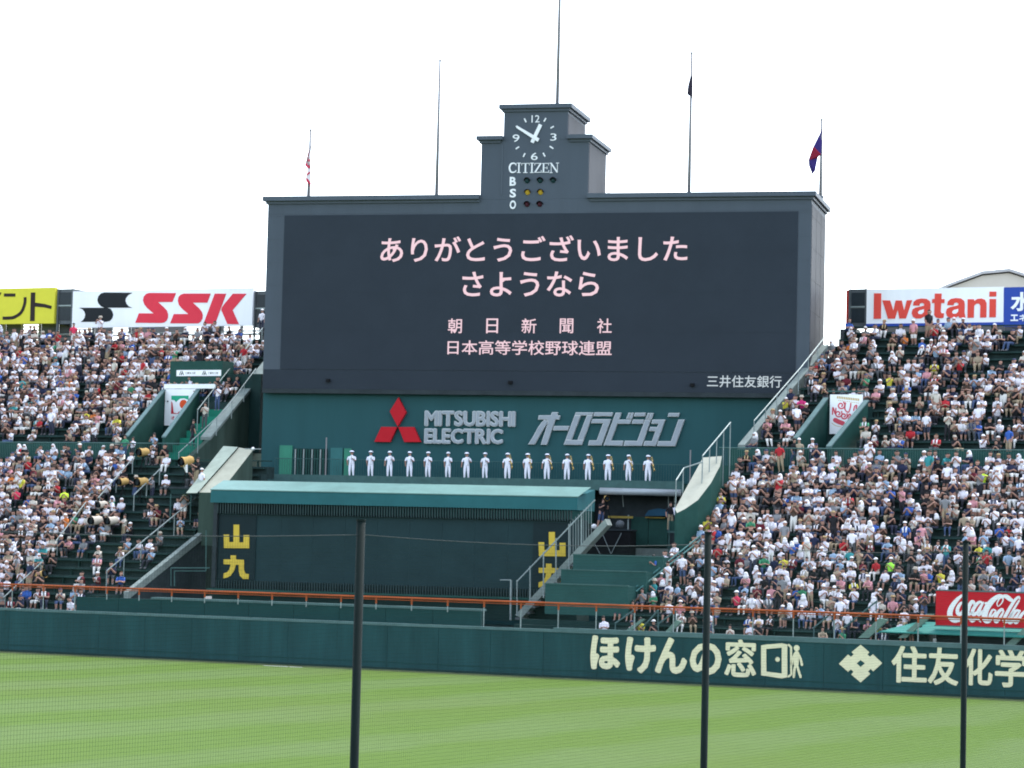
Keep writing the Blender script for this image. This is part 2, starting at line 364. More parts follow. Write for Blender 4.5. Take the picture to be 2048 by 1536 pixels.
# orange safety rail over the wall
sr = thing('safety_rail', 'thin orange safety rail on steel posts above the outfield wall', 'railing', FW.W(20, HW, -.25))
ZR = 3.87
u = UL+.5
MB().tube(FW.W(UL, ZR, -.25), FW.W(UR, ZR, -.25), .055, 8).build('top_rail', M_orange, sr)
MB().tube(FW.W(UL, ZR-.12, -.25), FW.W(UR, ZR-.12, -.25), .022, 6).build('cable', M_orange, sr)
u0_, u1_ = FW.uz(155, 1200)[0], FW.uz(962, 1232)[0]
uu = FW.uz(1038, 1230)[0]; pp = (FW.uz(1113, 1230)[0]-uu)
kk = -int((uu-UL)/pp)
while uu+kk*pp < UR:
    q = uu+kk*pp; kk += 1
    MB().tube(FW.W(q, ZR-.35, -.25), FW.W(q, ZR, -.25), .05).build('post_bracket', M_orange, sr)
    MB().tube(FW.W(q, HW if not (u0_ < q < u1_) else 3.2, -.25), FW.W(q, ZR-.33, -.25), .032).build('post', M_steel, sr)
# second, set-back wall
sw = thing('inner_wall', 'low green boarded wall behind the orange rail, left half', 'wall', FW.W((u0_+u1_)/2, 0, -1))
ua = FW.off(-1.0).uz(153, 1190)[0]; ub = FW.off(-1.0).uz(962, 1215)[0]; n_ = 9
for i in range(n_):
    a_ = ua+(ub-ua)*i/n_; b_ = ua+(ub-ua)*(i+1)/n_
    MB().box(FW, a_+.01, b_-.01, 0, 3.28, -1.25, -1.0).build('wall_panel', M_wall2, sw)
MB().box(FW, ua+5, ub, 3.285, 3.40, -1.7, -.97).build('wall_cap', M_cap, sw)
sheet('stand_floor', [FW.W(UL-20, 1.7, -.36), FW.W(UR+20, 1.7, -.36), FW.W(UR+20, 1.7, -60), FW.W(UL-20, 1.7, -60)], M_conc)
# ------------------------------------------------------------------ scoreboard
uL = (FB.uz(537, 430)[0]+FB.uz(524, 760)[0])/2; uR = FB.uz(1622, 500)[0]
zT = FB.uz(1070, 398)[1]; zB = FB.uz(1070, 789)[1]
sb = thing('scoreboard', 'huge dark grey scoreboard with clock tower above the centre stand', 'scoreboard', FB.W((uL+uR)/2, zB))
cab = MB().box(FB, uL, uR, zB, zT, -7.3, 0).build('cabinet', M_board, sb)
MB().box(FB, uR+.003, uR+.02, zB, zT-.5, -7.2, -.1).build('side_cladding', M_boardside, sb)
def cornice(u0, u1, z, dep):
    MB().box(FB, u0-.12, u1+.12, z-.20, z-.02, -dep-.1, .12).build('cornice_moulding', M_corn, sb)
    MB().box(FB, u0-.29, u1+.29, z-.018, z+.26, -dep-.3, .30).build('cornice', M_corn, sb)
TL = (FB.uz(962, 330)[0], FB.uz(1177, 330)[0], FB.uz(1070, 279.5)[1]); TH = (FB.uz(1008, 240)[0], FB.uz(1136, 240)[0], FB.uz(1070, 217)[1])
# main cornice in two lengths, butting the tower
for a_, b_ in ((uL-.29, TL[0]-.004), (TL[1]+.004, uR+.29)):
    MB().box(FB, a_, b_, zT+.002, zT+.30, -7.6, .34).build('cornice', M_corn, sb)
    MB().box(FB, a_+.17, b_-(.17 if b_ > 10 else 0), zT-.18, zT-.002, -7.42, .12).build('cornice_moulding', M_corn, sb)
tw = MB().box(FB, TL[0], TL[1], zT+.004, TL[2], -5.5, .006).build('clock_tower', M_board, sb)
MB().box(FB, TL[1]+.003, TL[1]+.02, zT+.4, TL[2]-.3, -5.4, -.1).build('side_cladding', M_boardside, sb)
t2 = MB().box(FB, TH[0], TH[1], TL[2]+.004, TH[2], -5.3, .012).build('clock_tower', M_board, sb)
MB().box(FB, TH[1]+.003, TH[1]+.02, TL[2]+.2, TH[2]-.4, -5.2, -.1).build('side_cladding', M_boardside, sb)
for a_, b_ in ((TL[0]-.29, TH[0]-.004), (TH[1]+.004, TL[1]+.29)):
    MB().box(FB, a_, b_, TL[2]+.002, TL[2]+.26, -5.8, .34).build('cornice', M_corn, sb)
    MB().box(FB, a_+.16, b_-.16, TL[2]-.18, TL[2]-.002, -5.65, .12).build('cornice_moulding', M_corn, sb)
cornice(TH[0], TH[1], TH[2]+.0, 5.3)
MB().box(FB, FB.uz(1003, 330)[0], FB.uz(1006, 330)[0], zT+.3, TL[2]-.3, .007, .03).build('seam', M_corn, sb)
# ladder cage on the tower side
lad = MB()
for dx in (0, .5): lad.tube(FB.W(TL[1]+.35, zT+.3, -4.6-dx), FB.W(TL[1]+.35, zT+2.2+dx*2, -4.6-dx), .025)
for i in range(6): lad.tube(FB.W(TL[1]+.35, zT+.5+i*.35, -4.6), FB.W(TL[1]+.35, zT+.5+i*.35, -5.1), .02)
lad.build('ladder', M_steel, sb)
an = MB()
for x_ in (1151, 1164): u_, z_ = FB.uz(x_, 215, -3); an.tube(FB.W(u_, TH[2]+.2, -3), FB.W(u_, TH[2]+1.1, -3), .015)
an.build('antenna', M_pole, sb)
# cladding joints, hatches and brackets on the frame
jt = MB()
for i in range(1, 12):
    u_ = uL+(uR-uL)*i/12
    jt.box(FB, u_-.015, u_+.015, FB.uz(1070, 426)[1], zT-.2, .003, .008)
for z_ in (zT-.85,): jt.box(FB, uL+.05, TL[0], z_-.012, z_+.012, .013, .017).box(FB, TL[1], uR-.05, z_-.012, z_+.012, .013, .017)
for z_ in np.linspace(zB+1, zT-1, 8): jt.box(FB, uL+.03, FB.uz(566, 560)[0], z_-.012, z_+.012, .003, .012).box(FB, FB.uz(1594, 560)[0], uR-.03, z_-.012, z_+.012, .003, .012)
jt.build('cladding_joint', M_board, sb)
jt = MB()
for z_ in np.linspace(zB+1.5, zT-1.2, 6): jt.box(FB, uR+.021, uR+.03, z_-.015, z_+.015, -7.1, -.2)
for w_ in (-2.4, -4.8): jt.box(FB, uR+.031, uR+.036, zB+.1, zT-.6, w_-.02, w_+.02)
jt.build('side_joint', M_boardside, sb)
# screen
sL, sR = FB.uz(566, 560)[0], FB.uz(1594, 560)[0]; sT = FB.uz(1078, 427)[1]; sM = FB.uz(1078, 742)[1]; sB = FB.uz(1078, 782)[1]
scn = MB()
scn.box(FB, sL, sR, sM, sT, .003, .05)
scn = scn.build('screen', M_screen, sb)
nc = 11; nr = 4; seams = MB()
for i in range(1, nc): u_ = sL+(sR-sL)*i/nc; seams.box(FB, u_-.006, u_+.006, sM, sT, .051, .054)
for i in range(1, nr): z_ = sM+(sT-sM)*i/nr; seams.box(FB, sL, sR, z_-.012, z_+.012, .057, .061)
seams.build('module_seam', M_screen, scn)
MB().box(FB, uL+.02, uR-.5, sB, sM-.02, .003, .03).build('sponsor_strip', M_screen, sb)
MB().box(FB, uL+.02, uR-.02, sB-.02-.28, sB-.02, .003, .12).build('bottom_ledge', M_dgrey, sb)
for x_, y_ in ((657, 761), (1021, 765), (1385, 770)): u_, z_ = FB.uz(x_, y_, .03); MB().box(FB, u_-.13, u_+.13, z_-.1, z_+.1, .031, .2).build('small_camera', M_black, sb)
def charline(s, box, off, m_, par, w0=.052, w1=.075):
    """one mesh per character, spaced as set type"""
    v, f = textmesh(s, off); a0 = min(p[0] for p in v); a1 = max(p[0] for p in v)
    text(MB(), FB, s, box, w0, w1, off).build('lettering', m_, par)
# character by character, so that each glyph is a piece of its own
def glyphs(s, box, off, m_, par, w0=.062, w1=.075, F=FB, name='letter'):
    c = [textmesh(ch, off)[0] for ch in s]; full = textmesh(s, off)[0]
    A0 = min(p[0] for p in full); A1 = max(p[0] for p in full); B0 = min(p[1] for p in full); B1 = max(p[1] for p in full)
    x0, y0, x1, y1 = box
    u0 = F.uz(x0, (y0+y1)/2, w1)[0]; u1 = F.uz(x1, (y0+y1)/2, w1)[0]; z1 = F.uz((x0+x1)/2, y0, w1)[1]; z0 = F.uz((x0+x1)/2, y1, w1)[1]
    adv = 0
    for ch, v in zip(s, c):
        vv, f = textmesh(ch, off); n = len(vv); mb = MB()
        uz = [(u0+(x+adv-A0)/(A1-A0)*(u1-u0), z0+(y-B0)/(B1-B0)*(z1-z0)) for x, y in vv]
        mb.v = [F.W(u, z, w1) for u, z in uz]+[F.W(u, z, w0) for u, z in uz]; ed = set()
        for q in f:
            mb.f.append(tuple(q))
            for a, b in zip(q, q[1:]+q[:1]): ed.add((a, b))
        for (a, b) in ed:
            if (b, a) not in ed: mb.f.append((a, n+a, n+b, b))
        mb.build(name, m_, par); adv += 1.0
glyphs('ありがとうございました', (761, 471, 1375, 523), .012, M_pinkled, scn)
glyphs('さようなら', (924.5, 543, 1198, 593), .012, M_pinkled, scn)
for ch, x0, x1 in (('朝', 896, 923.7), ('日', 972.5, 996), ('新', 1043, 1072.7), ('聞', 1119.5, 1146.5), ('社', 1194, 1223.4)):
    text(MB(), FB, ch, (x0, 637, x1, 666.5), .062, .075, .006).build('letter', M_pinkled, scn)
glyphs('日本高等学校野球連盟', (895, 681, 1223.4, 710), .006, M_pinkled, scn)
stp = [o for o in sb.children if o.name.startswith('sponsor_strip')][0]
glyphs('三井住友銀行', (1414, 751, 1563, 775), .006, M_whiteled, stp, .031, .045)
# clock
cu, cz = FB.uz(1069, 274, .02)
face = MB().disc(FB, cu, cz, .013, .016, 1.75, 40).build('clock_face', M_board, sb)
def cpx(x, y): return FB.uz(940+x/6.4, 190+y/6.4, .05)
for a_, b_ in (((945, 340), (972, 295)), ((1030, 425), (1072, 400)), ((1020, 655), (1065, 685)), ((935, 740), (960, 788)), ((680, 792), (705, 745)), ((585, 690), (628, 662)), ((595, 395), (632, 420)), ((695, 300), (718, 348))):
    MB().stroke(FB, [cpx(*a_), cpx(*b_)], .085, .017, .05, cap=False).build('hour_mark', M_clockw, face)
for s_, b_ in (('12', (788, 258, 890, 350)), ('3', (1028, 492, 1106, 584)), ('6', (780, 738, 866, 832)), ('9', (545, 505, 632, 600))):
    text(MB(), FB, s_, (940+b_[0]/6.4, 190+b_[1]/6.4, 940+b_[2]/6.4, 190+b_[3]/6.4), .017, .05, .0).build('numeral', M_clockw, face)
MB().stroke(FB, [cpx(795, 610), cpx(905, 378)], .24, .06, .10, cap=False).build('hour_hand', M_clockw, face)
MB().prism(FB, [cpx(588, 400), cpx(615, 400), cpx(893, 560), cpx(870, 602), cpx(600, 425)], .11, .15).build('minute_hand', M_clockw, face)
# serif maker's name, letters drawn on a unit box
CB = (497, 872, 1138, 1000)
def serif(ch, x0, x1):
    mb = MB(); U0, Z1 = cpx(x0, CB[1]); U1, Z0 = cpx(x1, CB[3]-8); W = U1-U0; H = Z1-Z0
    P = lambda x, y: (U0+x*W, Z0+y*H); T = .13*H*1.15; t = .055*H
    def S(pts, wd, **k): mb.stroke(FB, [P(*p) for p in pts], wd, .017, .045, cap=False, **k)
    def ser(x, y, hw=.26): mb.prism(FB, [P(x-hw, y-.035), P(x+hw, y-.035), P(x+hw, y+.035), P(x-hw, y+.035)], .017, .046)
    if ch == 'C': S([(.95, .78), (.82, .93), (.55, .99), (.25, .88), (.1, .5), (.25, .12), (.55, .02), (.85, .1), (.97, .27)], t*1.3, wd1=T*1.2); S([(.95, 1), (.95, .7)], t)
    if ch == 'I': S([(.5, 0), (.5, 1)], T); ser(.5, .0, .45); ser(.5, 1, .45)
    if ch == 'T': S([(.5, 0), (.5, 1)], T); S([(0, .97), (1, .97)], t); S([(.03, 1), (.03, .76)], t); S([(.97, 1), (.97, .76)], t); ser(.5, 0)
    if ch == 'Z': S([(.05, .97), (.95, .97)], t); S([(.88, .98), (.12, .02)], T); S([(.02, .03), (.95, .03)], t); S([(.07, 1), (.07, .76)], t); S([(.96, 0), (.96, .26)], t)
    if ch == 'E': S([(.22, 0), (.22, 1)], T); S([(0, .97), (.9, .97)], t); S([(0, .03), (.95, .03)], t); S([(.22, .5), (.7, .5)], t); S([(.9, 1), (.9, .76)], t); S([(.95, 0), (.95, .26)], t); S([(.7, .64), (.7, .36)], t)
    if ch == 'N': S([(.17, 0), (.17, 1)], t); S([(.15, .98), (.84, .02)], T); S([(.84, 0), (.84, 1)], t); ser(.17, 0, .16); ser(.84, 1, .16); ser(.1, 1, .12)
    mb.build('letter', M_clockw, sb)
for ch, a_, b_ in (('C', 497, 592), ('I', 600, 650), ('T', 658, 760), ('I', 768, 816), ('Z', 822, 915), ('E', 922, 1012), ('N', 1020, 1136)): serif(ch, a_, b_)
for ch, y0, y1 in (('B', 1048, 1162), ('S', 1200, 1312), ('O', 1348, 1460)):
    text(MB(), FB, ch, (940+508/6.4, 190+y0/6.4, 940+588/6.4, 190+y1/6.4), .007, .05, .03).build('letter', M_clockw, sb)
for x_, y_, mm in ((732, 1097, M_lampg), (898, 1095, M_lampg), (1065, 1093, M_lampg), (737, 1247, M_lampy), (903, 1245, M_lampy), (730, 1400, M_lampr), (893, 1398, M_lampr)):
    u_, z_ = cpx(x_, y_); hd = MB(); n_ = 12
    for k_ in range(n_):
        t0 = math.pi*(k_/n_)*1.0; t1 = math.pi*((k_+1)/n_)
        q = [(u_+r_*math.cos(t), z_+r_*math.sin(t)) for r_, t in ((.17, t0), (.21, t0), (.21, t1), (.17, t1))]
        hd.prism(FB, q, .02, .22)
    lp = MB().ball(FB.W(u_, z_, .03), .17, .10, .17, 12, 8).build('count_lamp', mm, sb, True)
    hd.build('lamp_hood', M_black, lp)
# flagpoles on the board roof
def flagpole(x, ytop, ybase, w_, zb, label):
    u_, _ = FB.uz(x, ybase, w_); z1 = FB.uz(x, ytop, w_)[1] if ytop > -900 else zb+13
    xt = u_
    t = thing('flagpole', label, 'flagpole', FB.W(u_, zb, w_), 'white flagpoles along the scoreboard roof')
    MB().tube(FB.W(u_, zb, w_), FB.W(u_, z1, w_), .12, 8, .07).build('pole', M_pole, t, True)
    MB().ball(FB.W(u_, z1+.06, w_), .09).build('finial', M_pole, t, True)
    MB().tube(FB.W(u_, zb, w_), FB.W(u_, zb+.18, w_), .2, 8).build('base_collar', M_corn, t)
    return u_, z1
pA = flagpole(617, 262, 394, -1.2, zT+.3, 'shortest left flagpole carrying a red and white striped flag')
pB = flagpole(873, 123, 390, -1.2, zT+.3, 'tall bare white flagpole left of the clock tower')
pC = flagpole(1114.5, -1000, 208, -1.5, TH[2]+.2, 'tallest white flagpole rising from the top of the clock tower')
pD = flagpole(1378, 108, 384, -1.2, zT+.3, 'tall white flagpole right of the clock tower with a black flag')
pE = flagpole(1641, 241, 392, -3.2, zT+.3, 'flagpole at the right end carrying a blue and red flag')
M_fred = mat('flag_red', (.65, .04, .09), .8, var=.1); M_fwhite = mat('flag_white', (.8, .76, .78), .8, var=.05); M_fblk = mat('flag_black', (.07, .06, .09), .8, var=.1)
M_fblue = mat('flag_blue', (.045, .03, .16), .8, var=.1); M_fdark = mat('flag_crimson', (.42, .03, .07), .8, var=.1)
def flag(name, label, w_, shapes):
    """hanging cloth: the outline folded in depth"""
    root = None; um = max(FB.uz(x, y, w_)[0] for _, px in shapes for x, y in px)
    for i, (m_, px) in enumerate(shapes):
        mb = MB(); q = [FB.uz(x, y, w_) for x, y in px]
        tris = tessellate_polygon([[Vector((u, z, 0)) for u, z in q]])
        f = lambda u, z, s=0: FB.W(u, z, w_ + .16*math.sin((um-u)*7+z*2.2) + .02*(i > 0) + .01*i + s)
        mb.v = [f(u, z) for u, z in q]+[f(u, z, -.008) for u, z in q]; n = len(q)
        for t in tris: mb.f.append(tuple(t)); mb.f.append(tuple(n+k for k in reversed(t)))
        for k in range(n): mb.f.append((k, (k+1) % n, n+(k+1) % n, n+k))
        if root is None:
            root = mb.build(name, m_); tag(root, label, 'flag')
        else: mb.build('stripe' if i < 9 else 'emblem', m_, root)
Z7 = lambda pts: [(560+x/8.536, 240+y/8.536) for x, y in pts]
flag('flag', 'red and white flag hanging limp on the left pole', -1.05, [
    (M_fwhite, Z7([(500, 430), (535, 440), (530, 620), (525, 900), (518, 1100), (480, 1040), (452, 980), (470, 930), (480, 830), (412, 762), (440, 660), (465, 560)])),
    (M_fred, Z7([(412, 762), (432, 740), (478, 735), (480, 828)])), (M_fred, Z7([(482, 780), (525, 775), (522, 820), (485, 830)])), (M_fred, Z7([(495, 672), (528, 680), (524, 715), (492, 715)])),
    (M_fred, Z7([(455, 985), (490, 1020), (520, 1090), (512, 1140), (490, 1095), (452, 1045)])), (M_fred, Z7([(462, 935), (520, 880), (520, 905), (475, 955)])), (M_fdark, Z7([(492, 480), (498, 560), (470, 700), (445, 740), (440, 700), (470, 560)]))])
Z4 = lambda pts: [(1340+x/4.267, 90+y/4.267) for x, y in pts]
flag('flag', 'small black flag hanging on the tall pole right of the clock', -1.05, [(M_fblk, Z4([(178, 265), (195, 270), (192, 440), (182, 478), (172, 438), (146, 420), (156, 350)]))])
flag('flag', 'dark blue and crimson flag with white mark on the far right pole', -3.05, [
    (M_fblue, Z4([(1296, 720), (1302, 780), (1290, 940), (1262, 950), (1240, 1075), (1215, 1100), (1198, 1135), (1205, 1085), (1185, 1030), (1184, 980), (1220, 880), (1262, 790)])),
    (M_fdark, Z4([(1262, 830), (1290, 825), (1288, 938), (1240, 975), (1190, 985), (1220, 880)])), (M_fwhite, Z4([(1258, 858), (1276, 862), (1270, 925), (1256, 970), (1230, 965), (1236, 930), (1250, 890)]))])
# ------------------------------------------------------------------ green base wall and its raised signs
YWALK = FB.uz(1070, 964, 0)[1]
M_tealdoor = mat('teal_door', (.07, .27, .27), .5, var=.1)
bw = thing('base_wall', 'broad green wall under the scoreboard carrying the raised signs', 'wall', FB.W(0, YWALK))
uBL = FB.uz(524, 870, -.4)[0]; uBR = uR
MB().box(FB, uBL, uBR, 1.5, zB-.01, -7.0, -.4).build('wall', M_bgreen, bw)
for x0, x1, y0, y1, mm in ((558, 585, 891, 953, M_door), (660, 686, 896, 960, M_tealdoor), (687, 703, 897, 960, M_door)):
    a_ = FB.uz(x0, y1, -.3); b_ = FB.uz(x1, y0, -.3); MB().box(FB, a_[0], b_[0], YWALK-.2, b_[1], -.398, -.25).build('door', mm, bw)
a_ = FB.uz(588, 900, -.3)[0]; b_ = FB.uz(655, 900, -.3)[0]; zz = FB.uz(620, 897, -.3)[1]
rec = MB().box(FB, a_, b_, YWALK-.2, zz, -.398, -.37).build('recess', M_dgreen, bw)
for k_ in range(12): u_ = a_+(b_-a_)*(k_+.5)/12; MB().box(FB, u_-.04, u_+.04, YWALK, zz-.05, -.369, -.30).build('mullion', M_mgreen if k_ % 3 else M_steel, rec)
dm = thing('diamond_sign', 'raised red three diamond emblem on the green base wall', 'sign', FB.W(*FB.uz(797, 888, 0), -.3))
K4 = dict(ox=500, oy=720, sc=3.793)
for q in ([(1125, 283), (1183, 397), (1120, 505), (1060, 390)], [(995, 507), (1115, 508), (1062, 622), (942, 620)], [(1124, 508), (1242, 508), (1293, 622), (1170, 622)]):
    MB().ppx(FB, q, -.396, -.12, **K4).build('diamond', M_dia, dm)
def raised(word, box, par, off=.03, gap=.0):
    v = [textmesh(c, off)[0] for c in word]; ws = [max(p[0] for p in q)-min(p[0] for p in q) for q in v]
    g = gap; T = sum(ws)+g*(len(ws)-1); x0, y0, x1, y1 = box; x = x0
    for c, wd in zip(word, ws):
        X1 = x+(x1-x0)*wd/T; bx = (x, y0+(x-x0)*.008, X1, y1+(x-x0)*.008)
        L = text(MB(), FB, c, (bx[0]-.25, bx[1]-.3, bx[2]+.25, bx[3]+.3), -.396, -.18, 0, 0, .06).build('letter', M_silver_e, par)
        text(MB(), FB, c, (bx[0]+.75, bx[1]+.8, bx[2]-.75, bx[3]-.8), -.178, -.15, 0, 0, .018).build('letter_face', M_silver, L)
        x = X1+(x1-x0)*g/T
me_ = thing('lettered_sign', 'raised silver Latin lettering in two lines right of the red diamonds', 'sign', FB.W(*FB.uz(940, 889, 0), -.3))
raised('MITSUBISHI', (849, 821.5, 1030, 852), me_, .04, .012); raised('ELECTRIC', (848.5, 857, 1005, 887), me_, .04, .012)
kt = thing('katakana_sign', 'raised slanted silver Japanese characters at the right of the base wall', 'sign', FB.W(*FB.uz(1210, 893, 0), -.3))
KT = [[[(172, 97), (320, 97), (335, 58), (408, 58), (396, 97), (435, 97), (422, 150), (374, 150), (268, 462), (195, 462), (290, 170), (262, 150), (160, 150)], [(240, 151), (289, 171), (262, 215), (200, 315), (118, 458), (38, 458), (100, 360), (165, 240), (205, 185)]],
      [[(362, 230), (548, 230), (530, 284), (347, 284)]],
      [[(630, 60), (850, 62), (836, 98), (616, 98)], [(616, 98), (690, 98), (575, 402), (503, 402)], [(768, 98), (836, 98), (724, 405), (650, 405)], [(503, 402), (724, 405), (702, 465), (480, 462)]],
      [[(862, 60), (1090, 62), (1075, 108), (850, 108)], [(835, 145), (1065, 145), (948, 470), (782, 470), (797, 408), (890, 408), (968, 195), (820, 195)]],
      [[(1125, 65), (1195, 65), (1165, 150), (1320, 150), (1302, 202), (1145, 202), (1065, 412), (1218, 412), (1205, 475), (975, 470)], [(1285, 65), (1312, 65), (1288, 140), (1255, 140)], [(1318, 65), (1350, 65), (1328, 140), (1294, 140)]],
      [[(1365, 65), (1498, 65), (1485, 110), (1352, 110)], [(1338, 150), (1475, 150), (1462, 202), (1325, 202)], [(1490, 150), (1560, 150), (1450, 475), (1222, 475), (1240, 412), (1392, 415)], [(1525, 68), (1555, 68), (1528, 142), (1495, 140)], [(1562, 68), (1595, 68), (1570, 142), (1535, 142)]],
      [[(1580, 150), (1740, 150), (1622, 478), (1468, 475), (1485, 415), (1575, 418), (1618, 295), (1537, 292), (1553, 240), (1640, 243), (1657, 202), (1568, 202)]],
      [[(1785, 68), (1918, 68), (1902, 115), (1770, 112)], [(1905, 150), (1980, 150), (1862, 480), (1638, 478), (1655, 418), (1810, 418)]]]
def inset(px, d):
    P = [Vector(p) for p in px]; n = len(P); A = sum(P[i].x*P[(i+1) % n].y-P[(i+1) % n].x*P[i].y for i in range(n)); sg = 1 if A > 0 else -1; out = []
    for i in range(n):
        a = (P[i]-P[i-1]).normalized(); b = (P[(i+1) % n]-P[i]).normalized(); na = Vector((-a.y, a.x))*sg; nb = Vector((-b.y, b.x))*sg
        h = (na+nb); h = h/max(.4, h.length_squared/2*1.0) if h.length > 1e-6 else na; out.append(tuple(P[i]+h*d))
    return out
KK = dict(ox=1050, oy=815, sc=6.206)
for grp in KT:
    L = MB(); fc = MB()
    for q in grp:
        L.ppx(FB, q, -.396, -.18, **KK)
        if len(grp) != 4 or True: fc.ppx(FB, inset(q, 5.5), -.179, -.15, **KK)
    L = L.build('letter', M_silver_e, kt); fc.build('letter_face', M_silver, L)
# ------------------------------------------------------------------ signboards along the back of the stands
FS = FW.off(-D3-1.0)
def signboard(name, label, box, m_, cat='sign'):
    x0, y0, x1, y1 = box; t0 = FS.uz(x0, (y0+y1)/2); t1 = FS.uz(x1, (y0+y1)/2); zt = FS.uz((x0+x1)/2, y0)[1]; zb_ = FS.uz((x0+x1)/2, y1)[1]
    t = thing(name, label, cat, FS.W((t0[0]+t1[0])/2, zb_))
    MB().box(FS, t0[0], t1[0], zb_, zt, -.35, 0).build('sign_panel', m_, t)
    return t, t0[0], t1[0], zb_, zt
t, a_, b_, z0, z1 = signboard('signboard', 'yellow signboard with brown Japanese characters at far left', (-70, 576.5, 109, 648), M_yellow)
KY = dict(ox=0, oy=570, sc=7.877)
for q in ([[(485, 118), (553, 118), (550, 275), (700, 297), (812, 328), (805, 378), (690, 352), (548, 340), (543, 568), (472, 568)]], [[(62, 133), (240, 133), (238, 182), (60, 182)]], [[(-60, 118), (22, 118), (-5, 165), (-80, 165)]]):
    mb = MB(); [mb.ppx(FS, p, .003, .03, **KY) for p in q]; mb.build('letter', M_brown, t)
MB().spx(FS, [(393, 190), (388, 290), (335, 425), (225, 505), (130, 520), (40, 522)], .24, .003, .03, cap=False, **KY).build('letter', M_brown, t)
t, a_, b_, z0, z1 = signboard('signboard', 'white signboard with black ribbon emblem and three slanted red letters', (145, 579, 505, 653.5), M_white)
KS = dict(ox=240, oy=570, sc=7.314); KS2 = dict(ox=0, oy=540, sc=3.793)
MB().ppx(FS, [(790, 170), (1003, 172), (972, 190), (955, 212), (950, 232), (958, 255), (975, 275), (1003, 286), (820, 286), (790, 286), (765, 275), (745, 252), (738, 228), (745, 200), (765, 178)], .003, .03, **KS2).build('emblem', M_charcoal, t)
MB().ppx(FS, [(600, 286), (815, 286), (838, 295), (853, 318), (858, 342), (850, 368), (832, 386), (805, 393), (612, 393), (630, 380), (642, 360), (646, 338), (640, 315), (625, 298)], .003, .028, **KS2).build('emblem', M_charcoal, t)
for q in ([(430, 115), (818, 118), (765, 248), (555, 250), (640, 325), (685, 375), (702, 430), (700, 480), (680, 520), (650, 545), (610, 555), (222, 552), (275, 413), (490, 415), (400, 340), (355, 285), (335, 225), (345, 170), (380, 130)],
          [(935, 125), (1325, 125), (1275, 258), (1065, 258), (1150, 335), (1195, 390), (1210, 440), (1205, 490), (1180, 535), (1140, 562), (732, 560), (785, 424), (998, 424), (905, 345), (860, 290), (845, 230), (855, 175), (890, 138)]):
    MB().ppx(FS, q, .003, .03, **KS).build('letter', M_red, t)
mb = MB()
for q in ([(1385, 125), (1552, 127), (1390, 568), (1220, 566)], [(1650, 127), (1848, 127), (1645, 368), (1738, 573), (1570, 570), (1480, 365), (1490, 325), (1530, 270)]): mb.ppx(FS, q, .003, .03, **KS)
mb.build('letter', M_red, t)
t, a_, b_, z0, z1 = signboard('signboard', 'white signboard with bold red Latin name and blue lower edge', (1733, 576, 2007, 652.5), M_white)
zs = FS.uz(1870, 646)[1]
MB().box(FS, a_, b_, z0-.02, zs, .002, .03).build('blue_band', M_blue, t)
KI = dict(ox=1600, oy=540, sc=4.571)
AOUT = [(1032, 325), (1038, 292), (1066, 268), (1112, 260), (1158, 264), (1186, 284), (1193, 315), (1190, 395), (1200, 438), (1142, 440), (1135, 424), (1104, 442), (1062, 444), (1032, 428), (1020, 395), (1028, 360), (1056, 344), (1134, 326), (1135, 310), (1115, 300), (1096, 306), (1090, 326)]
AIN = [(1084, 402), (1078, 385), (1092, 370), (1134, 358), (1132, 384), (1112, 404)]
for polys in ([[(676, 213), (743, 213), (740, 446), (672, 446)]], [[(752, 277), (824, 278), (853, 372), (874, 278), (930, 278), (952, 372), (975, 277), (1025, 275), (968, 442), (908, 444), (892, 362), (868, 444), (804, 446)]], [AOUT],
              [[(1232, 215), (1295, 215), (1292, 266), (1322, 266), (1318, 302), (1290, 302), (1286, 380), (1294, 395), (1316, 395), (1312, 436), (1270, 441), (1240, 433), (1226, 410), (1229, 302), (1205, 302), (1208, 266), (1230, 264)]], [[(x+313, y-4) for x, y in AOUT]],
              [[(1532, 267), (1590, 267), (1592, 284), (1622, 264), (1660, 260), (1690, 272), (1705, 302), (1703, 433), (1645, 435), (1648, 325), (1636, 307), (1612, 307), (1592, 325), (1588, 436), (1530, 437)]], [[(1732, 265), (1792, 265), (1790, 431), (1730, 433)], [(1732, 197), (1795, 197), (1793, 242), (1730, 243)]]):
    mb = MB(); [mb.ppx(FS, q, .003, .04, **KI) for q in polys]; lo_ = mb.build('letter', M_red2, t)
    if len(polys[0]) == len(AOUT): dx = polys[0][0][0]-AOUT[0][0]; MB().ppx(FS, [(x+dx, y-(4 if dx else 0)) for x, y in AIN], .041, .044, **KI).build('letter_counter', M_white, lo_)
t, a_, b_, z0, z1 = signboard('signboard', 'blue signboard with white Japanese characters at the far right edge', (2007.5, 573, 2190, 652), M_blue)
for s_, bx_ in (('水', (2021, 584, 2066, 622)), ('素', (2072, 584, 2117, 622))): text(MB(), FS, s_, bx_, .003, .04, .03).build('letter', M_white, t)
for i_, s_ in enumerate('エネルギー'): text(MB(), FS, s_, (2021+i_*17, 629 if s_ != 'ー' else 636, 2036+i_*17, 642 if s_ != 'ー' else 638), .003, .04, .03).build('letter', M_white, t)
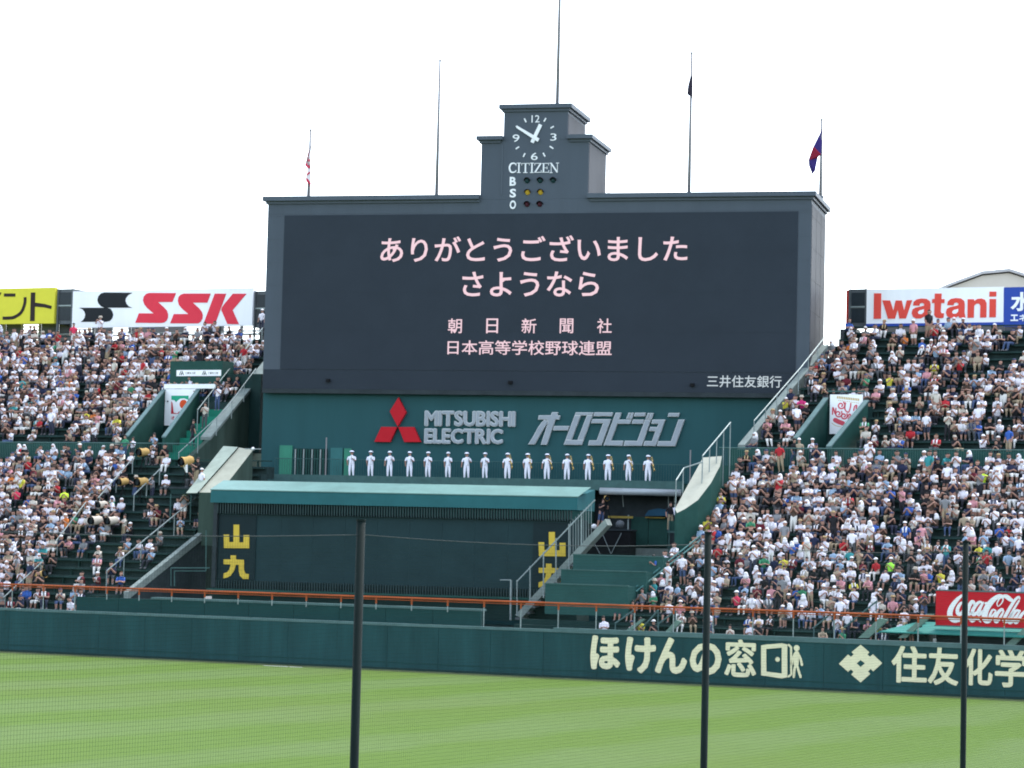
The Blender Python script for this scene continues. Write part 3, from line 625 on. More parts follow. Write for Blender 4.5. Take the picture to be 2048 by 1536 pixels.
# grey end towers of the sign structures
def endtower(x0, x1, y0, y1, label):
    a_ = FS.uz(x0, y0)[0]; b_ = FS.uz(x1, y0)[0]; zt = FS.uz((x0+x1)/2, y0)[1]; zb_ = FS.uz((x0+x1)/2, y1)[1]; W = b_-a_; H = zt-zb_
    t = thing('sign_end_frame', label, 'frame', FS.W((a_+b_)/2, zb_), 'grey end frames of the sign structure')
    MB().box(FS, a_, b_, zb_, zt, -2.2, -.35).build('box_frame', M_grey, t)
    for j in (0, 1): MB().box(FS, a_+W*.14, b_-W*.08, zb_+H*(.10+.45*j), zb_+H*(.47+.43*j), -.345, -.30).build('opening', M_glass, t)
    MB().box(FS, a_, b_, zb_+H*.50, zb_+H*.54, -.34, -.22).build('cross_bar', M_steel, t)
    for q in (a_, b_-.12): MB().box(FS, q, q+.12, zb_-2.5, zt, -.34, -.2).build('column', M_grey, t)
    return t
endtower(112, 143, 577, 647, 'grey metal frame between the yellow and the first white signboard')
endtower(506, 545, 581, 654, 'grey metal frame between the left white signboard and the scoreboard')
endtower(1696, 1732, 577, 652, 'grey metal frame at the left end of the right signboards')
a_ = FS.uz(1689, 600)[0]; b_ = FS.uz(1695, 600)[0]; q = MB().box(FS, a_, b_, FS.uz(1690, 655)[1], FS.uz(1690, 579)[1], -2.4, -.4).build('red_sign_edge', M_red2); tag(q, 'thin dark red sign edge seen end-on left of the grey frame', 'sign')
# concourse wall behind the last row (windows, columns, louvres)
M_cwall = mat('concourse_wall', (.26, .27, .28), .6, var=.15, scale=.4)
def concourse(x0, x1, label):
    FC = FW.off(-D3-2.6); a_ = FC.uz(x0, 660)[0]; b_ = FC.uz(x1, 660)[0]; zf = zu(D3)-.2; zt = FS.uz((x0+x1)/2, 650)[1]+.35
    t = thing('concourse_wall', label, 'wall', FC.W((a_+b_)/2, zf))
    n_ = max(3, int((b_-a_)/1.55)); W = (b_-a_)/n_
    for i in range(n_):
        u_ = a_+W*i
        if random.random() < .2:
            for j in range(7): MB().box(FC, u_+.1, u_+W-.05, zf+.35+j*.24, zf+.46+j*.24, -.05, 0).build('louvre', M_white, t)
        else:
            MB().box(FC, u_+.12, u_+W-.02, zf, zf+.5, -.1, 0).build('panel', M_cwall, t)
            MB().box(FC, u_+.12, u_+W-.02, zf+.51, zt, -.12, -.04).build('window', M_glass if random.random() < .45 else M_cwall, t)
        MB().box(FC, u_-.06, u_+.1, zf, zt, -.06, .1).build('column', M_cwall, t)
    MB().box(FC, a_, b_, zf+.5, zf+.56, .11, .16).build('guard_bar', M_steel, t)
    return t
concourse(-60, 560, 'grey concourse wall with windows behind the top row, left stand')
concourse(1700, 2110, 'grey concourse wall with windows behind the top row, right stand')
gb = FW.off(-D3-1.6); a_ = gb.uz(1680, 676)[0]; b_ = gb.uz(1712, 676)[0]; q = MB().box(gb, a_, b_, gb.uz(1690, 700)[1], gb.uz(1690, 658)[1], -1, 0).build('utility_cabinet', M_grey); tag(q, 'plain grey cabinet at the top left corner of the right stand', 'cabinet')
# far hall with a curved gable roof
fh = thing('far_hall', 'beige hall with shallow gable roof behind the right signboards', 'building', Vector((60, 300, 0)))
FH = Frame(2000, 300, R(4))
pl = [FH.uz(x, y) for x, y in ((1840, 600), (1905, 573), (1965, 551), (2018, 546), (2080, 566), (2130, 600))]
pl = [(pl[0][0], 0)]+pl+[(pl[-1][0], 0)]
MB().prism(FH, pl, -30, 0).build('wall', M_building, fh)
rf = [FH.uz(x, y) for x, y in ((1838, 598), (1903, 571), (1964, 548.5), (2018, 543.5), (2082, 563.5), (2132, 598))]; rr = MB()
for p_, q_ in zip(rf, rf[1:]): rr.prism(FH, [p_, q_, (q_[0], q_[1]+.35), (p_[0], p_[1]+.35)], -31, .5)
rr.build('roof', mat('far_roof', (.95, .95, .95), .6), fh)
# ------------------------------------------------------------------ raked stands
def interp(tab, d):
    if d <= tab[0][0]: return tab[0][1]
    for (a, b), (c, e) in zip(tab, tab[1:]):
        if d <= c: return b+(e-b)*(d-a)/(c-a)
    return tab[-1][1]
def edge(px, lvl):
    t = []
    for x, y in px: u, z, d = rake(x, y, lvl); t.append((d, u))
    t.sort(); return t
EL_L = edge([(250, 1185), (410, 1052), (505, 968)], 'L'); EL_U = edge([(400, 881), (526, 729)], 'U')
EL_U.append((D3+1, EL_U[-1][1]+(EL_U[-1][1]-EL_U[0][1])/(EL_U[-1][0]-EL_U[0][0])*(D3+1-EL_U[-1][0])))
ER_L = edge([(1230, 1215), (1268, 1180), (1402, 1062), (1480, 925)], 'L'); ER_U = edge([(1500, 893), (1652, 712), (1690, 662)], 'U')
def ubound(side, lvl, d):
    return interp({('L', 'L'): EL_L, ('L', 'U'): EL_U, ('R', 'L'): ER_L, ('R', 'U'): ER_U}[(side, lvl)], d)
# openings (vomitories) in the upper decks: (u-left, u-right, back depth)
def wall_line(p0, p1):       # top edge of a parapet 0.9 m over the upper rake
    a = rake(*p0, 'U', .9); b = rake(*p1, 'U', .9); return a, b
V = {'L': (wall_line((254, 871), (327, 779)), wall_line((328, 873), (397, 777))), 'R': (wall_line((1592, 875), (1652, 795)), wall_line((1658, 892), (1733, 800)))}
def vom_span(side):
    a, b = V[side]; return min(a[0][0], a[1][0]), max(b[0][0], b[1][0]), max(a[1][2], b[1][2])
TR = .833; NL = 20; NU = 18
rows = []                 # every bench row: side, level, depth, z of tread, list of (u0,u1)
def spans(side, lvl, d):
    ub = ubound(side, lvl, d)
    s = [(-32, ub)] if side == 'L' else [(ub, 92)]
    if lvl == 'U':
        a, b, dk = vom_span(side)
        if d < dk:
            if side == 'L': s = [(-32, a)]
            else: s = [(ub, a-.2), (b+.2, 92)]
    return s
root = {'L': thing('left_grandstand', 'left dark green raked grandstand full of spectators', 'grandstand', FW.W(-10, 0, -1)),
        'R': thing('right_grandstand', 'right dark green raked grandstand full of spectators', 'grandstand', FW.W(60, 0, -1))}
for side in 'LR':
    for lvl, n in (('L', NL), ('U', NU)):
        for k in range(n):
            d = (D0 if lvl == 'L' else D2)+k*TR; z = (zl if lvl == 'L' else zu)(d)
            if side == 'R' and lvl == 'L' and d < 1.1: continue
            for u0, u1 in spans(side, lvl, d+.4):
                if side == 'R' and lvl == 'L' and d < 6.5:      # roofed opening with the drinks sign
                    uc = FW.off(-2.0).uz(1866, 1200)[0]; parts_ = [(u0, uc-.4)] if d < 5.2 else [(u0, u1)]
                else: parts_ = [(u0, u1)]
                for a, b in parts_:
                    rows.append((side, lvl, d, z, a, b, k))
                    MB().box(FW, a, b, z-.75, z, -d-TR, -d).build('step', M_conc, root[side])
                    bm_ = MB(); bm_.box(FW, a+.15, b-.15, z+.36, z+.42, -d-TR+.02, -d-TR+.36)
                    q = a+.4
                    while q < b-.3: bm_.box(FW, q, q+.05, z, z+.355, -d-TR+.08, -d-TR+.28); q += 3.0
                    bm_.build('bench', M_bench, root[side])
    # walkway, its parapet, pickets and the front wall of the upper deck
    a, b = ((-32, ubound('L', 'U', D2)+1.5) if side == 'L' else (ubound('R', 'U', D2)-1.0, 92))
    r_ = root[side]
    MB().box(FW, a, b, ZWALK-1.5, ZWALK, -D2, -D1-.25).build('walkway_floor', M_conc, r_)
    MB().box(FW, a, b, ZWALK-1.2, ZWALK+.12, -D1-.24, -D1-.12).build('walkway_parapet', M_mgreen, r_)
    x0 = a
    pk = MB()
    while x0 < b: pk.tube(FW.W(x0, ZWALK+.12, -D1-.18), FW.W(x0, ZWALK+1.15, -D1-.18), .014, 3, cap=False); x0 += .14
    tag(pk.build('picket', M_rail_g, r_), kind='stuff')
    MB().tube(FW.W(a, ZWALK+1.15, -D1-.18), FW.W(b, ZWALK+1.15, -D1-.18), .04).build('walkway_rail', M_rail_g, r_)
    va, vb, vd = vom_span(side)
    segs = [(a, va), (vb, b)] if side == 'R' else [(a, va)]
    for s0, s1 in segs: MB().box(FW, s0, s1, ZWALK, ZU0+.35, -D2+.001, -D2+.16).build('deck_front_wall', M_mgreen, r_)
    # opening: two raking parapets, floor, back wall with header
    dz0 = ZWALK
    for i, (pa, pb) in enumerate(V[side]):
        u_ = pa[0]; u2 = pb[0]; da, db = pa[2], pb[2]
        g = MB()
        def p(u, z, d): return FW.W(u+(u2-u_)*(d-da)/(db-da), z, -d)
        g.hexa([p(u_-.11, dz0, da), p(u_+.11, dz0, da), p(u_+.11, dz0, db), p(u_-.11, dz0, db), p(u_-.11, zu(da)+.8, da), p(u_+.11, zu(da)+.8, da), p(u_+.11, zu(db)+.8, db), p(u_-.11, zu(db)+.8, db)])
        g.build('stair_parapet', M_mgreen, r_)
        g = MB(); g.hexa([p(u_-.16, zu(da)+.803, da-.05), p(u_+.16, zu(da)+.803, da-.05), p(u_+.16, zu(db)+.803, db), p(u_-.16, zu(db)+.803, db), p(u_-.16, zu(da)+.9, da-.05), p(u_+.16, zu(da)+.9, da-.05), p(u_+.16, zu(db)+.9, db), p(u_-.16, zu(db)+.9, db)])
        g.build('parapet_coping', M_cap, r_)
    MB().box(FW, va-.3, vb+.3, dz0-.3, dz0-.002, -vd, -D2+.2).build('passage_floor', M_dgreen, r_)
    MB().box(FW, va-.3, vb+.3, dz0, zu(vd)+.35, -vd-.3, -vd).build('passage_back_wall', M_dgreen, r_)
    if side == 'L':   # green flight of stairs beside the opening, up to the header
        ub = ubound('L', 'U', D2+3)
        for k in range(13):
            d = D2-.8+k*.85; z = ZWALK+.02+(k*.52)
            if d > vd+1: break
            MB().box(FW, vb+.13, ubound('L', 'U', d)-.1, z-.5, z+.1, -d-.86, -d).build('stair_step', M_bright, r_)
# header and small banner of the left opening
va, vb, vd = vom_span('L')
FV = FW.off(-vd)
def quadbox(F, x0, y0, x1, y1, w0, w1, m_, name, parent):
    a = F.uz(x0, (y0+y1)/2, w1); b = F.uz(x1, (y0+y1)/2, w1); zt = F.uz((x0+x1)/2, y0, w1)[1]; z0 = F.uz((x0+x1)/2, y1, w1)[1]
    o = MB().box(F, a[0], b[0], z0, zt, w0, w1).build(name, m_, parent); return o, a[0], b[0], z0, zt
rl = root['L']; rr_ = root['R']
quadbox(FV, 328, 768, 430, 777, -.25, .05, M_white, 'passage_header', rl)
FV2 = FV.off(-1.2)
quadbox(FV2, 340, 722, 445, 768, -1.5, 0, M_mgreen, 'landing_front_wall', rl)
quadbox(FV2, 440, 748, 520, 905, -1.5, -.3, M_dgreen, 'landing_side_wall', rl)
bn = thing('small_banner', 'narrow white banner with two dark mountain logos on green wall', 'banner', FV2.W(*FV2.uz(396, 752), .1))
o_, a, b, z0, z1 = quadbox(FV2, 353, 740, 442, 752, .003, .03, M_white, 'cloth', bn)
for x_ in (358, 403.5):
    mb = MB(); 
    for q in ([(0, 8), (3.4, 0), (5, 0), (1.6, 8)], [(3.2, 8), (5.4, 2), (6.6, 5), (5.4, 8)], [(5.4, 0), (6.8, 0), (10, 8), (8.2, 8)]): mb.ppx(FV2, [(x_+x, 742+y) for x, y in q], .031, .034)
    mb.build('logo', M_dgreen, bn)
    text(MB(), FV2, '三菱化工機', (x_+12, 744, x_+33, 748.5), .031, .034, .01).build('lettering', M_charcoal, bn)
# hanging banners in the openings
bn = thing('hanging_banner', 'white banner with green and orange bird emblem in the left stair opening', 'banner', FV.W(*FV.uz(360, 850), .1))
quadbox(FV, 329.5, 778, 391.5, 851, .06, .10, M_white, 'cloth', bn)
KB = dict(ox=320, oy=720, sc=6.98)
M_bgr = mat('print_green', (.03, .42, .25), .6, var=0); M_bor = mat('print_orange', (.75, .10, .03), .6, var=0); M_brd = mat('print_red', (.6, .03, .05), .6, var=0); M_wht2 = mat('print_white', (.78, .8, .8), .6, var=0)
MB().ppx(FV, [(158, 497), (400, 497), (400, 560), (340, 535), (280, 540), (235, 575), (225, 590), (200, 560), (158, 556)], .101, .104, **KB).build('green_shape', M_bgr, bn)
u_, z_ = FV.uz(320+338/6.98, 720+618/6.98); MB().disc(FV, u_, z_, .101, .105, .31).build('orange_disc', M_bor, bn)
MB().ppx(FV, [(158, 570), (175, 600), (190, 735), (240, 745), (270, 715), (300, 735), (285, 752), (153, 752)], .101, .104, **KB).build('red_shape', M_brd, bn)
text(MB(), FV, 'オー', (320+153/6.98, 720+782/6.98, 320+262/6.98, 720+835/6.98), .101, .104, .03).build('letter', M_brd, bn)
va, vb, vdR = vom_span('R'); FV = FW.off(-vdR+.05)
quadbox(FV, 1655, 781, 1730, 784, 0, .06, M_rail_g, 'passage_header', rr_)
bn = thing('hanging_banner', 'white noodle cup banner with swirling red lettering in the right stair opening', 'banner', FV.W(*FV.uz(1690, 868), .1))
quadbox(FV, 1659.5, 789, 1725, 868, .06, .10, M_white, 'cloth', bn)
KN = dict(ox=1560, oy=760, sc=10.24); mb = MB()
M_gold2 = mat('print_gold', (.65, .45, .16), .6, var=0)
for i in range(13):
    x = 1180+i*36; mb.spx(FV, [(x, 330+i*4), (x-6, 380+i*4)], .075, .101, .104, cap=False, **KN)
    if i < 12: mb.spx(FV, [(x+20, 410+i*5), (x+30, 425+i*5)], .05, .101, .104, cap=False, **KN)
mb.build('gold_band', M_gold2, bn)
def wave(cx, cy, r, turns=1.4, a0=0): return [(cx+r*(1-t*.75)*math.cos(a0+t*turns*2*math.pi), cy+r*(1-t*.75)*math.sin(a0+t*turns*2*math.pi)) for t in [i/10 for i in range(11)]]
M_pinkp = mat('print_pinkred', (.70, .10, .14), .6, var=0)
for i_, p_ in enumerate([wave(1250, 520, 85, 1.3, -.9), [(1340, 470), (1330, 600), (1400, 660), (1440, 560), (1450, 480)], [(1510, 680-60), (1530, 540), (1570, 520), (1560, 580)], [(1075, 700), (1085, 560), (1130, 690), (1145, 580)], wave(1195, 690, 80, 1.3, -.6), wave(1310, 735, 75, 1.3, -.6), [(1390, 750), (1420, 700), (1450, 730), (1400, 790)]]):
    MB().spx(FV, p_, .085, .101, .106, **KN).build('swirl_letter', M_pinkp, bn)
MB().spx(FV, [(1130, 820), (1200, 855), (1290, 890)], .28, .101, .104, **KN).build('ribbon', M_pinkp, bn)
MB().spx(FV, [(1060, 880), (1150, 940), (1250, 950)], .03, .101, .104, **KN).build('ring_line', M_gold2, bn)
# ------------------------------------------------------------------ side wall, stringers and handrails of the left stand
p = lambda u, z, d: FW.W(u, z, -d)
sw = thing('left_stair_wall', 'stained green side wall of left stand beside the scoreboard', 'wall', FW.W(ubound('L', 'U', 24), 4, -24))
g = MB(); ds = [D1, 21, 24, 27, 30, D3+1]
for a, b in zip(ds, ds[1:]):
    ua_, ub_ = interp(EL_U, a) if a >= EL_U[0][0] else EL_U[0][1]+(a-EL_U[0][0])*.1, interp(EL_U, b)
    ua_ += .5; ub_ += .5
    g.hexa([p(ua_-.25, 3, a), p(ua_+.1, 3, a), p(ub_+.1, 3, b), p(ub_-.25, 3, b), p(ua_-.25, zu(a)-.1, a), p(ua_+.1, zu(a)-.1, a), p(ub_+.1, zu(b)-.1, b), p(ub_-.25, zu(b)-.1, b)])
g.build('wall', M_sidegreen, sw)
g = MB()
for a, b in zip(ds[1:], ds[2:]):
    ua_, ub_ = interp(EL_U, a)+.5, interp(EL_U, b)+.5
    g.hexa([p(ua_-.6, zu(a)-.097, a), p(ua_+.18, zu(a)-.097, a), p(ub_+.18, zu(b)-.097, b), p(ub_-.6, zu(b)-.097, b), p(ua_-.6, zu(a)+.1, a), p(ua_+.18, zu(a)+.1, a), p(ub_+.18, zu(b)+.1, b), p(ub_-.6, zu(b)+.1, b)])
g.build('stringer', M_stringer, sw)
def rk(x, y, lvl, h, du=0): u, z, d = rake(x, y, lvl, h); return FW.W(u+du, z, -d)
hr = thing('stair_handrail', 'grey handrail climbing the left stair beside the scoreboard', 'handrail', rk(357, 906, 'U', 1.1), 'stair handrails')
rail_line(hr, [rk(357, 906, 'U', 1.1), rk(450, 820, 'U', 1.1), rk(512, 737, 'U', 1.1)], 6, .035, .03, down=1.2)
hr = thing('stair_handrail', 'grey handrail along the top left stair ending at the white signboard', 'handrail', rk(395, 820, 'U', 1.1), 'stair handrails')
rail_line(hr, [rk(395, 820, 'U', 1.1), rk(460, 736, 'U', 1.1), rk(525, 656, 'U', 1.1)], 7, .035, .03, down=1.6)
# beige ramp walls at the foot of the scoreboard, left and right
def ramp(name, label, top, lvl, h, depth, m_top, m_side, strip=None):
    pts = [rk(x, y, lvl, h) for x, y in top]; t = thing(name, label, 'wall', sum(pts, Vector())/len(pts)-Vector((0, 0, depth)))
    n = len(pts); b = MB(); tri = tessellate_polygon([[Vector((q.x, q.y, 0)) for q in pts]])
    b.v = list(pts)
    for q in tri: b.f.append(tuple(q))
    b.build('sloping_face', m_top, t)
    b = MB(); b.v = [q-Vector((0, 0, .01)) for q in pts]+[q-Vector((0, 0, depth)) for q in pts]
    for k in range(n): b.f.append((k, (k+1) % n, n+(k+1) % n, n+k))
    for q in tri: b.f.append(tuple(q)); b.f.append(tuple(n+k for k in q))
    b.build('side_face', m_side, t); return t
t = ramp('ramp_wall', 'beige sloping ramp wall left of the band below the scoreboard', [(478, 895), (506, 900), (440, 985), (398, 985)], 'L', 2.6, 3.2, M_beige, M_sidegreen)
pts = [rk(x, y, 'L', 2.75) for x, y in [(447, 892), (476, 894), (394, 986), (372, 986)]]; MB().poly(pts).build('pale_strip', M_sage, t)
ramp('ramp_wall', 'cream curved ramp wall right of the band under the handrail', [(1406, 915), (1444, 912), (1440, 932), (1422, 966), (1396, 1000), (1370, 1018), (1354, 1026), (1350, 1018), (1367, 986)], 'L', 2.2, 2.6, M_cream, M_mgreen)
lt = thing('side_lamp', 'small lamp on arm at the corner of the left ramp wall', 'lamp', rk(506, 900, 'L', 2.8)); q = rk(506, 898, 'L', 2.9)
MB().tube(q-Vector((.5, 0, 0)), q+Vector((.5, 0, 0)), .03).build('arm', M_steel, lt); MB().ball(q, .12).build('lamp_head', M_chrome, lt)
# lower left stair: curb, handrail
hr = thing('stair_handrail', 'grey handrail above the sloping curb left of the dark house', 'handrail', rk(255, 1185, 'L', .2), 'stair handrails')
a, b = rk(213, 1142, 'L', 1.15), rk(413, 978, 'L', 1.15)
rail_line(hr, [a, b], 7, .04, .035, down=1.4)
cb = thing('stair_curb', 'pale sloping concrete curb at the edge of the left stand', 'curb', rk(255, 1187, 'L', .1))
a = rake(252, 1184, 'L', .15); b = rake(412, 1056, 'L', .15)
MB().hexa([p(a[0]-.16, a[1]-.45, a[2]), p(a[0]+.16, a[1]-.45, a[2]), p(b[0]+.16, b[1]-.45, b[2]), p(b[0]-.16, b[1]-.45, b[2]), p(a[0]-.16, a[1], a[2]), p(a[0]+.16, a[1], a[2]), p(b[0]+.16, b[1], b[2]), p(b[0]-.16, b[1], b[2])]).build('curb', M_stringer, cb)
MB().hexa([p(a[0]-.1, 1, a[2]), p(a[0]+.1, 1, a[2]), p(b[0]+.1, 1, b[2]), p(b[0]-.1, 1, b[2]), p(a[0]-.1, a[1]-.46, a[2]), p(a[0]+.1, a[1]-.46, a[2]), p(b[0]+.1, b[1]-.46, b[2]), p(b[0]-.1, b[1]-.46, b[2])]).build('wall', M_dgrey, cb)
# media-area fence line in the left stand
hr = thing('aisle_handrail', 'long pale handrail dividing spectators from the press area, left stand', 'handrail', rk(60, 1150, 'L', .2), 'aisle handrails')
for a, b in (((269, 913), (196, 996)), ((172, 1004), (112, 1082)), ((86, 1122), (6, 1196))): 
    A, B = rk(*a, 'L', 1.0), rk(*b, 'L', 1.0); MB().tube(A, B, .04).build('handrail', M_steel, hr)
    for s_ in (.05, .5, .95): q = A.lerp(B, s_); MB().tube(q, q-Vector((0, 0, 1)), .03).build('post', M_steel, hr)
hr = thing('aisle_handrail', 'short pale handrail in the middle of the press area', 'handrail', rk(270, 980, 'L', .2), 'aisle handrails')
A, B = rk(320, 938, 'L', 1.0), rk(268, 990, 'L', 1.0); rail_line(hr, [A, B], 3, .04, .035, down=1.0)
# right stand handrails
hr = thing('stair_handrail', 'grey handrail climbing the right stair beside the scoreboard', 'handrail', rk(1510, 870, 'U', .2), 'stair handrails')
rail_line(hr, [rk(1508, 842, 'U', 1.3), rk(1600, 737, 'U', 1.3), rk(1665, 655, 'U', 1.3), rk(1680, 646, 'U', 1.3)], 9, .04, .03, down=1.5)
e = edge([(1500, 893), (1652, 712), (1690, 662)], 'U')
g = MB()
for a, b in zip([20.5, 24, 28], [24, 28, 32]):
    ua_, ub_ = interp(e, a)-.4, interp(e, b)-.4
    g.hexa([p(ua_-.35, zu(a)-.9, a), p(ua_+.1, zu(a)-.9, a), p(ub_+.1, zu(b)-.9, b), p(ub_-.35, zu(b)-.9, b), p(ua_-.35, zu(a)+.12, a), p(ua_+.1, zu(a)+.12, a), p(ub_+.1, zu(b)+.12, b), p(ub_-.35, zu(b)+.12, b)])
o = g.build('stair_stringer', M_stringer); tag(o, 'pale concrete stringer on the inner edge of the upper right stand', 'stringer')
hr = thing('stair_handrail', 'grey handrail curving above the cream ramp wall right of the band', 'handrail', rk(1375, 1000, 'L', .2), 'stair handrails')
rail_line(hr, [rk(1352, 961, 'L', 3.4), rk(1368, 936, 'L', 3.4), rk(1405, 924, 'L', 3.4)], 3, .04, .03, down=1.8)
rail_line(hr, [rk(1405, 912, 'L', 3.6), rk(1461, 845, 'L', 3.6)], 5, .04, .03, down=3.2)
# ------------------------------------------------------------------ band terrace
bt = thing('band_terrace', 'green terrace with railing where the white uniformed band stands', 'terrace', FB.W(0, YWALK-.8, 2))
uTL = FB.uz(520, 960, 3)[0]; uTR = FB.uz(1370, 970, 3)[0]
MB().box(FB, uTL, uTR, YWALK-.5, YWALK-.02, -.39, 3.3).build('floor', M_mgreen, bt)
MB().box(FB, uTL, uTR, YWALK-.52, YWALK+.12, 3.31, 3.45).build('front_curb', M_rail_g, bt)
MB().box(FB, uTL, FB.uz(1186, 1000, 3)[0], YWALK-2.6, YWALK-.53, 2.4, 3.2).build('front_wall', M_mgreen, bt)
gl = MB()
MB().tube(FB.W(uTL, YWALK+1.25, .2), FB.W(uTR, YWALK+1.25, .2), .022).build('back_rail', M_rail_g, bt)
pk = MB(); u = uTL
while u < uTR: pk.tube(FB.W(u, YWALK-.02, .2), FB.W(u, YWALK+1.25, .2), .010, 3, cap=False); u += .17
tag(pk.build('picket', M_rail_g, bt), kind='stuff')
for x_, y0, y1 in ((653, 875, 963), (1381, 900, 968)):
    u_, z_ = FB.uz(x_, y0, 3.0); q = MB().tube(FB.W(u_, YWALK, 3.0), FB.W(u_, z_, 3.0), .045).build('pole', M_pole); tag(q, 'slim upright pole at the %s end of the band terrace' % ('left' if x_ < 1000 else 'right'), 'pole', 'poles at the ends of the band terrace')
# white cable on the curb
mb = MB(); a = FB.uz(668, 966, 3.5); b = FB.uz(1040, 974, 3.5); mb.box(FB, a[0], b[0], a[1]-.06, a[1]+.04, 3.46, 3.52)
tag(mb.build('cable_tray', M_cap), 'long thin white strip along the kerb in front of the band', 'strip')
# ------------------------------------------------------------------ dark house with sloping roof edge (batter's backdrop)
hs_ = thing('backdrop_house', 'dark green windowless house with teal roof edge below the band', 'building', FG.W(0, 1.7))
a, b = FG.uz(418, 1090)[0], FG.uz(1153, 1090)[0]
zf = FG.uz(760, 1178)[1]; z1 = FG.uz(760, 1034)[1]; z2 = FG.uz(760, 1012)[1]; z3 = FG.uz(760, 987.5)[1]
hL = FG.uz(431, 1090)[0]
npan = 11
for i in range(npan): u0 = hL+(b-.2-hL)*i/npan; u1 = hL+(b-.2-hL)*(i+1)/npan; MB().box(FG, u0+.004, u1-.004, zf, z1+.1, -3.8, -.4).build('wall_panel', mat('house_panel', (.026, .068, .078), .55, var=.15, scale=.5), hs_)
MB().box(FG, hL-.25, hL-.02, zf-.2, z2, -.6, -.15).build('corner_post', M_dgrey, hs_)
M_finm = mat('louvre_metal', (.065, .11, .115), .5, var=.1)
fin = MB(); u = hL
while u < b-.3: fin.box(FG, u, u+.05, z1, z2+.3, -.38, -.12); u += .16
tag(fin.build('louvre_fin', M_finm, hs_), kind='stuff')
fin = MB(); u = hL
while u < b-.3: fin.box(FG, u, u+.05, zf-.35, zf+.25, -.38, -.22); u += .16
tag(fin.build('louvre_fin', M_finm, hs_), kind='stuff')
MB().box(FG, hL-.3, b, zf-1.6, zf-.02, -3.8, -.45).build('plinth', M_dgreen, hs_)
MB().box(FG, hL-.3, b-.2, zf-.35, zf-.25, -.2, .5).build('ledge', M_mgreen, hs_)
zp = FG.uz(760, 971)[1]
q0, q1 = FG.uz(432, 975, -2.6)[0], FG.uz(1180, 990, -2.6)[0]
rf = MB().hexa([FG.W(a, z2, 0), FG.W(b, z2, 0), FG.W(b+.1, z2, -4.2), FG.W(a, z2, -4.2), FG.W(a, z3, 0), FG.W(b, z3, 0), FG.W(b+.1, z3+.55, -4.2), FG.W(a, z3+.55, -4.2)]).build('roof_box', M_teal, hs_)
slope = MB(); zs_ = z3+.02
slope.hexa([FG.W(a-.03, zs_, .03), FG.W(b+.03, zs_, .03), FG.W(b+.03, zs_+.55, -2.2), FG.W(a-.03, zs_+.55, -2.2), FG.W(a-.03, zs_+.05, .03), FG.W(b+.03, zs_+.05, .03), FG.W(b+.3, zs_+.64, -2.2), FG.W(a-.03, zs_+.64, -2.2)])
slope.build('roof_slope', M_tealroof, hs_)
M_house = mat('house_sign_panel', (.016, .040, .048), .5, var=.1)
yam = [(1698, 793), (1738, 793), (1738, 850), (1772, 850), (1772, 718), (1815, 718), (1815, 852), (1848, 852), (1848, 797), (1890, 797), (1890, 897), (1700, 895)]
kyu = [(1750, 950), (1790, 952), (1790, 982), (1850, 985), (1850, 1060), (1862, 1090), (1887, 1092), (1885, 1130), (1845, 1130), (1820, 1105), (1812, 1070), (1812, 1022), (1788, 1022), (1780, 1060), (1750, 1105), (1720, 1120), (1695, 1125), (1697, 1088), (1725, 1078), (1742, 1055), (1750, 1020), (1697, 1018), (1697, 982), (1750, 982)]
U0 = FG.uz(860*0+1698/3.793, 860+850/3.793, -.3)[0]; U1 = FG.uz(1077.5, 1090, -.3)[0]
for s_ in (0, U1-U0):
    c_ = FG.uz(1794/3.793, 860+930/3.793, -.3); 
    pn = MB().box(FG, c_[0]+s_-1.15, c_[0]+s_+1.15, zf+.3, z1-.1, -.398, -.33).build('sign_panel', M_house, hs_)
    for ch in (yam, kyu):
        uz = [FG.uz(x/3.793, 860+y/3.793, -.3) for x, y in ch]; MB().prism(FG, [(u+s_, z) for u, z in uz], -.329, -.28).build('letter', M_yel2, pn)
# left flank of the house: brackets and pipes
pp = thing('pipe_frame', 'pale pipe frame between the left curb and the dark house', 'frame', FG.W(*FG.uz(345, 1170), .2))
P = lambda x, y: FG.W(*FG.uz(x, y, .3), .3)
for q in ([(342, 1172), (342, 1136), (420, 1136)], [(349, 1172), (349, 1142), (412, 1142)], [(412, 1142), (412, 1060)]):
    mb = MB(); [mb.tube(P(*q[i]), P(*q[i+1]), .03) for i in range(len(q)-1)]; mb.build('pipe', M_rail_g, pp)
# ------------------------------------------------------------------ right of the house: stair, terraces, scaffold, recess
st = thing('centre_stair', 'grey steel stair with balustrade at right end of dark house', 'staircase', FG.W(*FG.uz(1040, 1235), 2))
FSt = FG.off(1.2)
Q = lambda x, y, w=0: FSt.W(*FSt.uz(x, y, w), w)
g = MB()
lo0, lo1, hi1, hi0 = (1030, 1236), (1040, 1240), (1200, 1072), (1196, 1060)
g.prism(FSt, [FSt.uz(*q) for q in ((1030, 1230), (1043, 1236), (1148, 1122), (1215, 1050), (1210, 1038), (1140, 1112))], -1.3, 0).build('stringer', M_stringer, st)
tr = [Q(1034, 1163), Q(1190, 1000)]
MB().tube(*tr, .045).build('handrail', M_steel, st)
for x, yt, yb in ((1034, 1160, 1232), (1060, 1132, 1205), (1087, 1104, 1196), (1112, 1076, 1165), (1138, 1048, 1140), (1163, 1028, 1092)): MB().tube(Q(x, yt), Q(x, yb), .04).build('post', M_steel, st)
bl = MB()
for i in range(9): x = 1141+i*5.2; bl.tube(Q(x, 1046-(x-1138)*.95), Q(x, 1112-(x-1138)*.95), .018, 4)
tag(bl.build('baluster', M_steel, st), kind='stuff')
